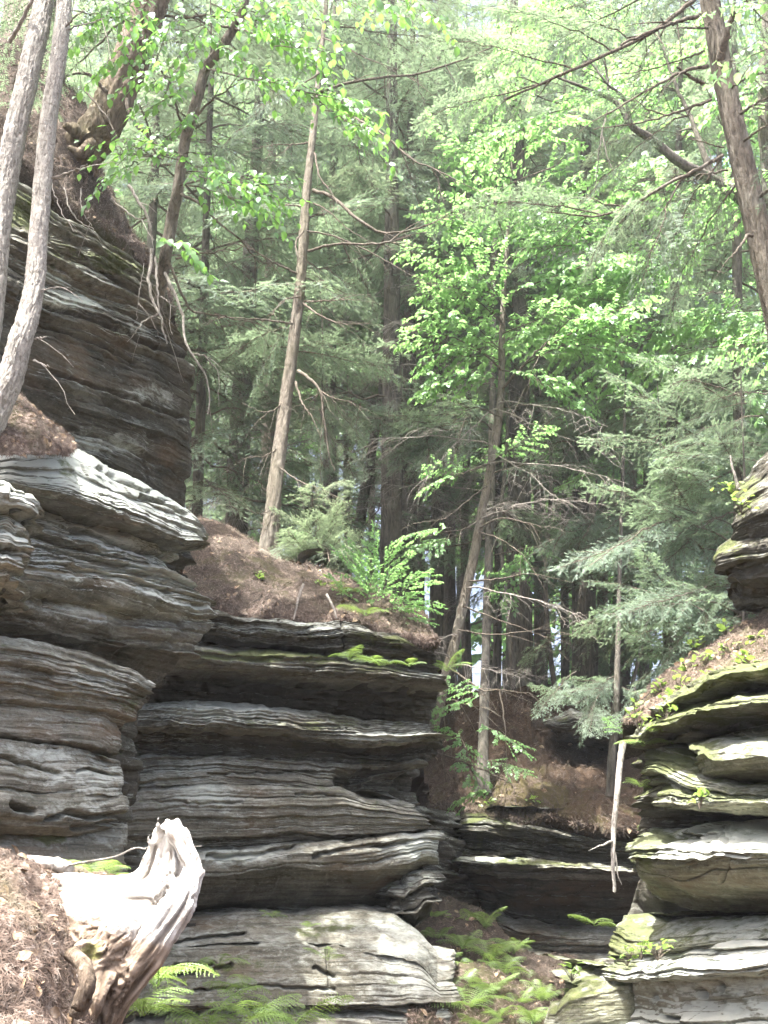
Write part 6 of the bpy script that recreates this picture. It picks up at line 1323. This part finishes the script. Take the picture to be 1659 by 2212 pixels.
# grain runs along the nearest spine
allp = []; allN = []; allB = []; alls = []; allk = []
for k, P_ in enumerate(SPP[:14]):
    T_ = np.gradient(P_, axis=0); T_ /= np.linalg.norm(T_, axis=1, keepdims=True); N_ = np.cross(T_, [0.2, 1.0, 0.1]); N_ /= np.linalg.norm(N_, axis=1, keepdims=True)
    allp.append(P_); allN.append(N_); allB.append(np.cross(T_, N_)); alls.append(np.concatenate([[0], np.cumsum(np.linalg.norm(np.diff(P_, axis=0), axis=1))])); allk.append(np.full(len(P_), k))
allp = np.vstack(allp); allN = np.vstack(allN); allB = np.vstack(allB); alls = np.concatenate(alls)
gu = np.zeros(len(SV)); gv = np.zeros(len(SV)); gs = np.zeros(len(SV))
for i0 in range(0, len(SV), 3000):
    d2 = ((SV[i0:i0 + 3000, None] - allp[None]) ** 2).sum(-1)
    w = np.exp(-(d2 - d2.min(1, keepdims=True)) / 0.0006); w /= w.sum(1, keepdims=True)
    rel = SV[i0:i0 + 3000] - (w[..., None] * allp[None]).sum(1)
    gu[i0:i0 + 3000] = (rel * (w[..., None] * allN[None]).sum(1)).sum(1); gv[i0:i0 + 3000] = (rel * (w[..., None] * allB[None]).sum(1)).sum(1); gs[i0:i0 + 3000] = (w * alls[None]).sum(1)
gr = fbm(gu * 70, gv * 70, gs * 5, 5, 3, 0.6)
pr = SV
gr2 = fbm(SV[:, 0] * 9, SV[:, 1] * 9, SV[:, 2] * 9, 6, 3)
top_f = np.clip((SV[:, 2] - PQ(360, 1840, 4.1)[2]) / 0.06, 0, 1)
SV = SV + SNm * (0.0060 * gr + 0.007 * gr2)[:, None]
SV[:, 2] += top_f * 0.015 * vnoise(pr[:, 0] * 60, pr[:, 1] * 60, 0.5, 8)
def qof(V):
    x, y, z = V[:, 0], V[:, 1], V[:, 2] - CAMZ; dep = y * ct + z * st; up = -y * st + z * ct
    return CX + F * x / dep, CY - F * up / dep
sx, sy = qof(SV)
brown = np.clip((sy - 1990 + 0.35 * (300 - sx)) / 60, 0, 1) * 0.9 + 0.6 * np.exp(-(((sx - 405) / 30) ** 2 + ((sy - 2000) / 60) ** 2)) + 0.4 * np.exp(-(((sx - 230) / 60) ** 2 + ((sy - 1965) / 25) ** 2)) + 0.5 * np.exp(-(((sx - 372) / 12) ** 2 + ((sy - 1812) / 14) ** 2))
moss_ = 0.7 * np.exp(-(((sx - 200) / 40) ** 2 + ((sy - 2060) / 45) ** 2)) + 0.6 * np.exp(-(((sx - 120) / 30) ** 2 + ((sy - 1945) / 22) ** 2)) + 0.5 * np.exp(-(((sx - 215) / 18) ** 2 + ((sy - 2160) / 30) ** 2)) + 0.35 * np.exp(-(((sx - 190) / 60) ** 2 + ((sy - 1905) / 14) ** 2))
stp = thing('tree_stump', PQ(230, 2230, 4.0).tolist(), 'bleached curved broken stump lit white by the sun in the near corner', 'stump')
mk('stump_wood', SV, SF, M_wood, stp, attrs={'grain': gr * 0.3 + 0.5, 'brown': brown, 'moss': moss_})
# ------------------------------------------------------------------ sticks
def stick(label, q, r0, r1, mat=None, sub=0, name='stick', cat='stick', n=26, seg=9):
    pts = smooth_path([PQ(*p) for p in q], n); mb = MB(); r = np.random.default_rng(abs(int(q[0][0])) + 5)
    pts = pts + r.normal(0, min(r0 * 0.12, .0015), pts.shape)
    o = None
    if sub:
        t = thing(name, pts[0].tolist(), label, cat); mb.tube(pts, np.linspace(r0, r1, n), seg, disp=bark_disp(pts, .12, 20, 3)); mb.build('stem', mat or M_dead, t)
        for k in range(sub):
            i = int(n * (0.25 + 0.6 * r.random())); d = pts[min(i + 1, n - 1)] - pts[i]; d /= np.linalg.norm(d); d = d + r.normal(0, .6, 3); d /= np.linalg.norm(d); L = 0.1 + 0.25 * r.random()
            m2 = MB(); m2.tube(pts[i] + d * L * np.linspace(0, 1, 6)[:, None] + r.normal(0, .004, (6, 3)), np.linspace(r1, .001, 6), 4); m2.build('twig', mat or M_dead, t)
        return t
    mb.tube(pts, np.linspace(r0, r1, n), seg, disp=bark_disp(pts, .12, 20, 3)); o = mb.build(name, mat or M_dead); tag(o, label, cat); return o
M_white = bark_material('wood_bleached_white', (0.42, 0.39, 0.34), (0.66, 0.62, 0.56), 0.2, 1.0)
stick('thick bleached white branch lying along the top of the near bank', [(-60, 1868, 4.42), (20, 1862, 4.42), (80, 1862, 4.42), (125, 1868, 4.42), (150, 1880, 4.42)], .020, .024, M_white, name='fallen_branch', cat='branch')
stick('thin white stick standing on the near needle bank', [(44, 1884, 4.0), (50, 1915, 3.95), (57, 1950, 3.92), (52, 1996, 3.88)], .008, .006, M_white)
stick('thin arching twig from the white branch to the stump', [(150, 1868, 4.4), (200, 1860, 4.4), (250, 1850, 4.4), (280, 1836, 4.4), (298, 1831, 4.4), (315, 1835, 4.38)], .0045, .0025, M_dead, sub=1, name='twig', cat='twig')
stick('pale dead pole hanging down beside the mossy right-hand ledges', [(1345, 1606, 8.3), (1340, 1650, 8.14), (1332, 1720, 8.0), (1326, 1790, 7.95), (1324, 1857, 7.9), (1328, 1926, 7.9)], .024, .010, M_bark_pale, sub=2, name='dead_pole', cat='pole')
stick('fallen stick on the litter slope under the far block', [(1070, 2040, 11), (1110, 2075, 10.8), (1160, 2110, 10.6), (1175, 2118, 10.6)], .012, .006, M_dead)
stick('short pale root hanging off the needle slope, nearer the cliff', [(655, 1262, 10.2), (645, 1290, 10.0), (640, 1315, 9.9), (634, 1338, 9.85)], .011, .006, M_dead, name='hanging_root', cat='root')
stick('short pale root hanging off the needle slope, nearer the shrub', [(706, 1285, 10.2), (714, 1300, 10.0), (722, 1318, 9.95), (727, 1336, 9.9)], .012, .007, M_dead, name='hanging_root', cat='root')
stick('old grey log lying across the crest of the needle slope', [(560, 1195, 12.0), (600, 1215, 11.8), (640, 1240, 11.6)], .05, .05, M_bark_grey, name='fallen_log', cat='log')
stick('mossy root arching out of the near needle bank', [(150, 2060, 3.75), (178, 2080, 3.68), (190, 2120, 3.64), (178, 2160, 3.64), (170, 2190, 3.66)], .022, .026, M_bark_brown, name='surface_root', cat='root')
stick('dead stub standing on the upper edge of the black overhang', [(1596, 1058, 8.0), (1590, 1035, 8.0), (1582, 1010, 8.0), (1578, 985, 8.0)], .012, .006, M_dead, name='dead_stub', cat='stub')
# curled bark fragment on the crest of the needle slope
mb = MB(); a_ = np.linspace(0.2, 2.9, 18); c_ = PQ(690, 1215, 11.9)
prof_ = np.stack([0.22 * np.cos(a_) * -1, 0 * a_, 0.10 * np.sin(a_)], -1)
g_ = np.stack([c_ + prof_ + [0, dy, 0.01 * math.sin(dy * 30)] for dy in np.linspace(-.15, .2, 12)], 0); g2 = g_ * 1.0; g2[..., 2] -= 0.02
o = mk('bark_curl', np.vstack([g_.reshape(-1, 3), g2.reshape(-1, 3)]), np.vstack([grid_faces(12, 18), grid_faces(12, 18) + 216]), M_dead); tag(o, 'curled piece of pale grey bark on the crest of the needle slope', 'bark')
# dark hollow under roots on the far bank
cv = qthing('cave_rock', (1240, 1600, 15.4), 'dark rock roof of the small cave on the dim earth bank', 'rock')
rock_layer(cv, M_dark, [(1165, 1548), (1230, 1530), (1300, 1540), (1345, 1570)], [(1195, 1580), (1240, 1588), (1300, 1592), (1345, 1600)], [(1150, 15.2), (1350, 15.0)], ((0, -.4), (.4, 0), (1, -.2)), (.08, .2, .08), endL=.2, endR=.2, back=1.2, rough=2)

# ------------------------------------------------------------------ needle litter (uncountable)
def litter_material(name, cols):
    m, nt, out = new_mat(name); N = NT(nt)
    n = N.noise(N.mapping((1, 1, 1)), 45.0, 2, 0.5)
    c = N.ramp(n, [(0.25 + 0.5 * i / (len(cols) - 1), c) for i, c in enumerate(cols)])
    big = N.noise(N.mapping((1, 1, 1)), 3.2, 4, 0.6)
    c = N.mix(N.ramp(big, [(0.35, 0.75), (0.52, 0.0)]), c, N.mix(0.5, c, (0.05, 0.042, 0.034)))
    c = N.mix(N.ramp(big, [(0.55, 0.0), (0.72, 0.6)]), c, (0.115, 0.115, 0.06))
    N.l(N.principled(c, 0.85, None, 0.2), out.inputs[0]); return m
M_lit_shade = litter_material('dry_twigs_shaded', [(0.03, 0.022, 0.016), (0.07, 0.05, 0.036), (0.12, 0.09, 0.07), (0.2, 0.165, 0.13)])  # darker copy of the litter, the far bank's shade put into its colour
M_lit = litter_material('dry_needles', [(0.05, 0.038, 0.03), (0.115, 0.08, 0.062), (0.20, 0.152, 0.122), (0.36, 0.31, 0.265)])
M_dleaf = litter_material('dead_leaf', [(0.10, 0.065, 0.04), (0.22, 0.15, 0.09), (0.36, 0.27, 0.18), (0.45, 0.37, 0.28)])
def litter(idx, n, ln, wd, label, lift=0.008, hang=0.0, mat=None):
    o, B = EARTH[idx]; nr, nc, _ = B.shape; r = np.random.default_rng(idx + 60)
    i = r.uniform(0, nr - 1.01, n); j = r.uniform(0, nc - 1.01, n); a, b = i.astype(int), j.astype(int); u, v = (i - a)[:, None], (j - b)[:, None]
    P_ = B[a, b] * (1 - u) * (1 - v) + B[a + 1, b] * u * (1 - v) + B[a, b + 1] * (1 - u) * v + B[a + 1, b + 1] * u * v
    t1 = B[a + 1, b] - B[a, b]; t2 = B[a, b + 1] - B[a, b]
    nn = np.cross(t2, t1); nn /= np.linalg.norm(nn, axis=1, keepdims=True) + 1e-9; nn *= np.sign(nn[:, 2:3] - 0.2 * nn[:, 1:2] + 1e-9)
    d = r.normal(size=(n, 3)); d -= (d * nn).sum(1, keepdims=True) * nn; d[:, 2] -= hang * np.abs(r.normal(size=n)); d /= np.linalg.norm(d, axis=1, keepdims=True)
    d = d + nn * r.normal(0.08, 0.16, (n, 1)); L = ln * r.uniform(.5, 1.3, (n, 1)); s = np.cross(d, nn); s /= np.linalg.norm(s, axis=1, keepdims=True) + 1e-9
    w = wd * r.uniform(.6, 1.3, (n, 1)); c = P_ + nn * lift * r.uniform(.2, 1.6, (n, 1)); bend = nn * L * 0.12
    Vv = np.stack([c - d * L / 2 - s * w / 2, c - d * L / 2 + s * w / 2, c + s * w / 2 + bend, c - s * w / 2 + bend, c + d * L / 2 + s * w / 3, c + d * L / 2 - s * w / 3], 1)
    Fq_ = (np.array([[0, 1, 2, 3], [3, 2, 4, 5]])[None] + 6 * np.arange(n)[:, None, None]).reshape(-1, 4)
    m_ = max(30, n // (45 if idx != 6 else 110)); k_ = r.choice(n, m_, replace=False)
    dl = mk('dead_leaves', *leaves_of(P_[k_] + nn[k_] * 0.012, d[k_] / np.linalg.norm(d[k_], axis=1, keepdims=True), nn[k_] + r.normal(0, .45, (m_, 3)), (0.022 + wd * 7) * r.uniform(.6, 1.5, m_)), M_dleaf, smooth=False); tag(dl, label.split(' on ')[0].split(' strewn ')[0] + ' mixed with fallen tan leaves', kind='stuff')
    ob = mk('needle_litter', Vv.reshape(-1, 3), Fq_, mat or M_lit, smooth=False); tag(ob, label, kind='stuff')
names = [o.name for o, _ in EARTH]
litter(0, 22000, .10, .0038, 'reddish dry needles and twigs strewn over the needle slope', hang=.3)
litter(1, 8000, .055, .0022, 'sunlit dry needles on the small bank under the pale trunks', hang=.3)
litter(2, 12000, .07, .003, 'dry needles strewn over the tan slope', hang=.1)
litter(3, 10000, .16, .006, 'shade-darkened twigs and needles on the dim earth bank', hang=.4, mat=M_lit_shade)
litter(4, 6000, .08, .004, 'dead leaves and needles on the fern slope')
litter(5, 12000, .12, .004, 'needles and root hairs hanging on the crumbling bank', hang=.8)
litter(6, 34000, .055, .0017, 'pale pinkish needles heaped on the near bank', hang=.1)

# ------------------------------------------------------------------ haze in the wood
hz, hn, ho = new_mat('haze_air'); pv_ = hn.nodes.new('ShaderNodeVolumePrincipled'); pv_.inputs['Color'].default_value = (0.93, 0.97, 1.0, 1); pv_.inputs['Density'].default_value = HAZE; pv_.inputs['Anisotropy'].default_value = 0.35
hn.links.new(pv_.outputs[0], ho.inputs['Volume'])
cs = np.array([[x, y, z] for x in (-72, 72) for y in (-32, 132) for z in (-2.2, 42)], float)
hb = mk('haze', cs, np.array([[0, 1, 3, 2], [4, 6, 7, 5], [0, 4, 5, 1], [2, 3, 7, 6], [0, 2, 6, 4], [1, 5, 7, 3]]), hz, smooth=False); tag(hb, 'thin pale haze hanging in the wood', kind='stuff')
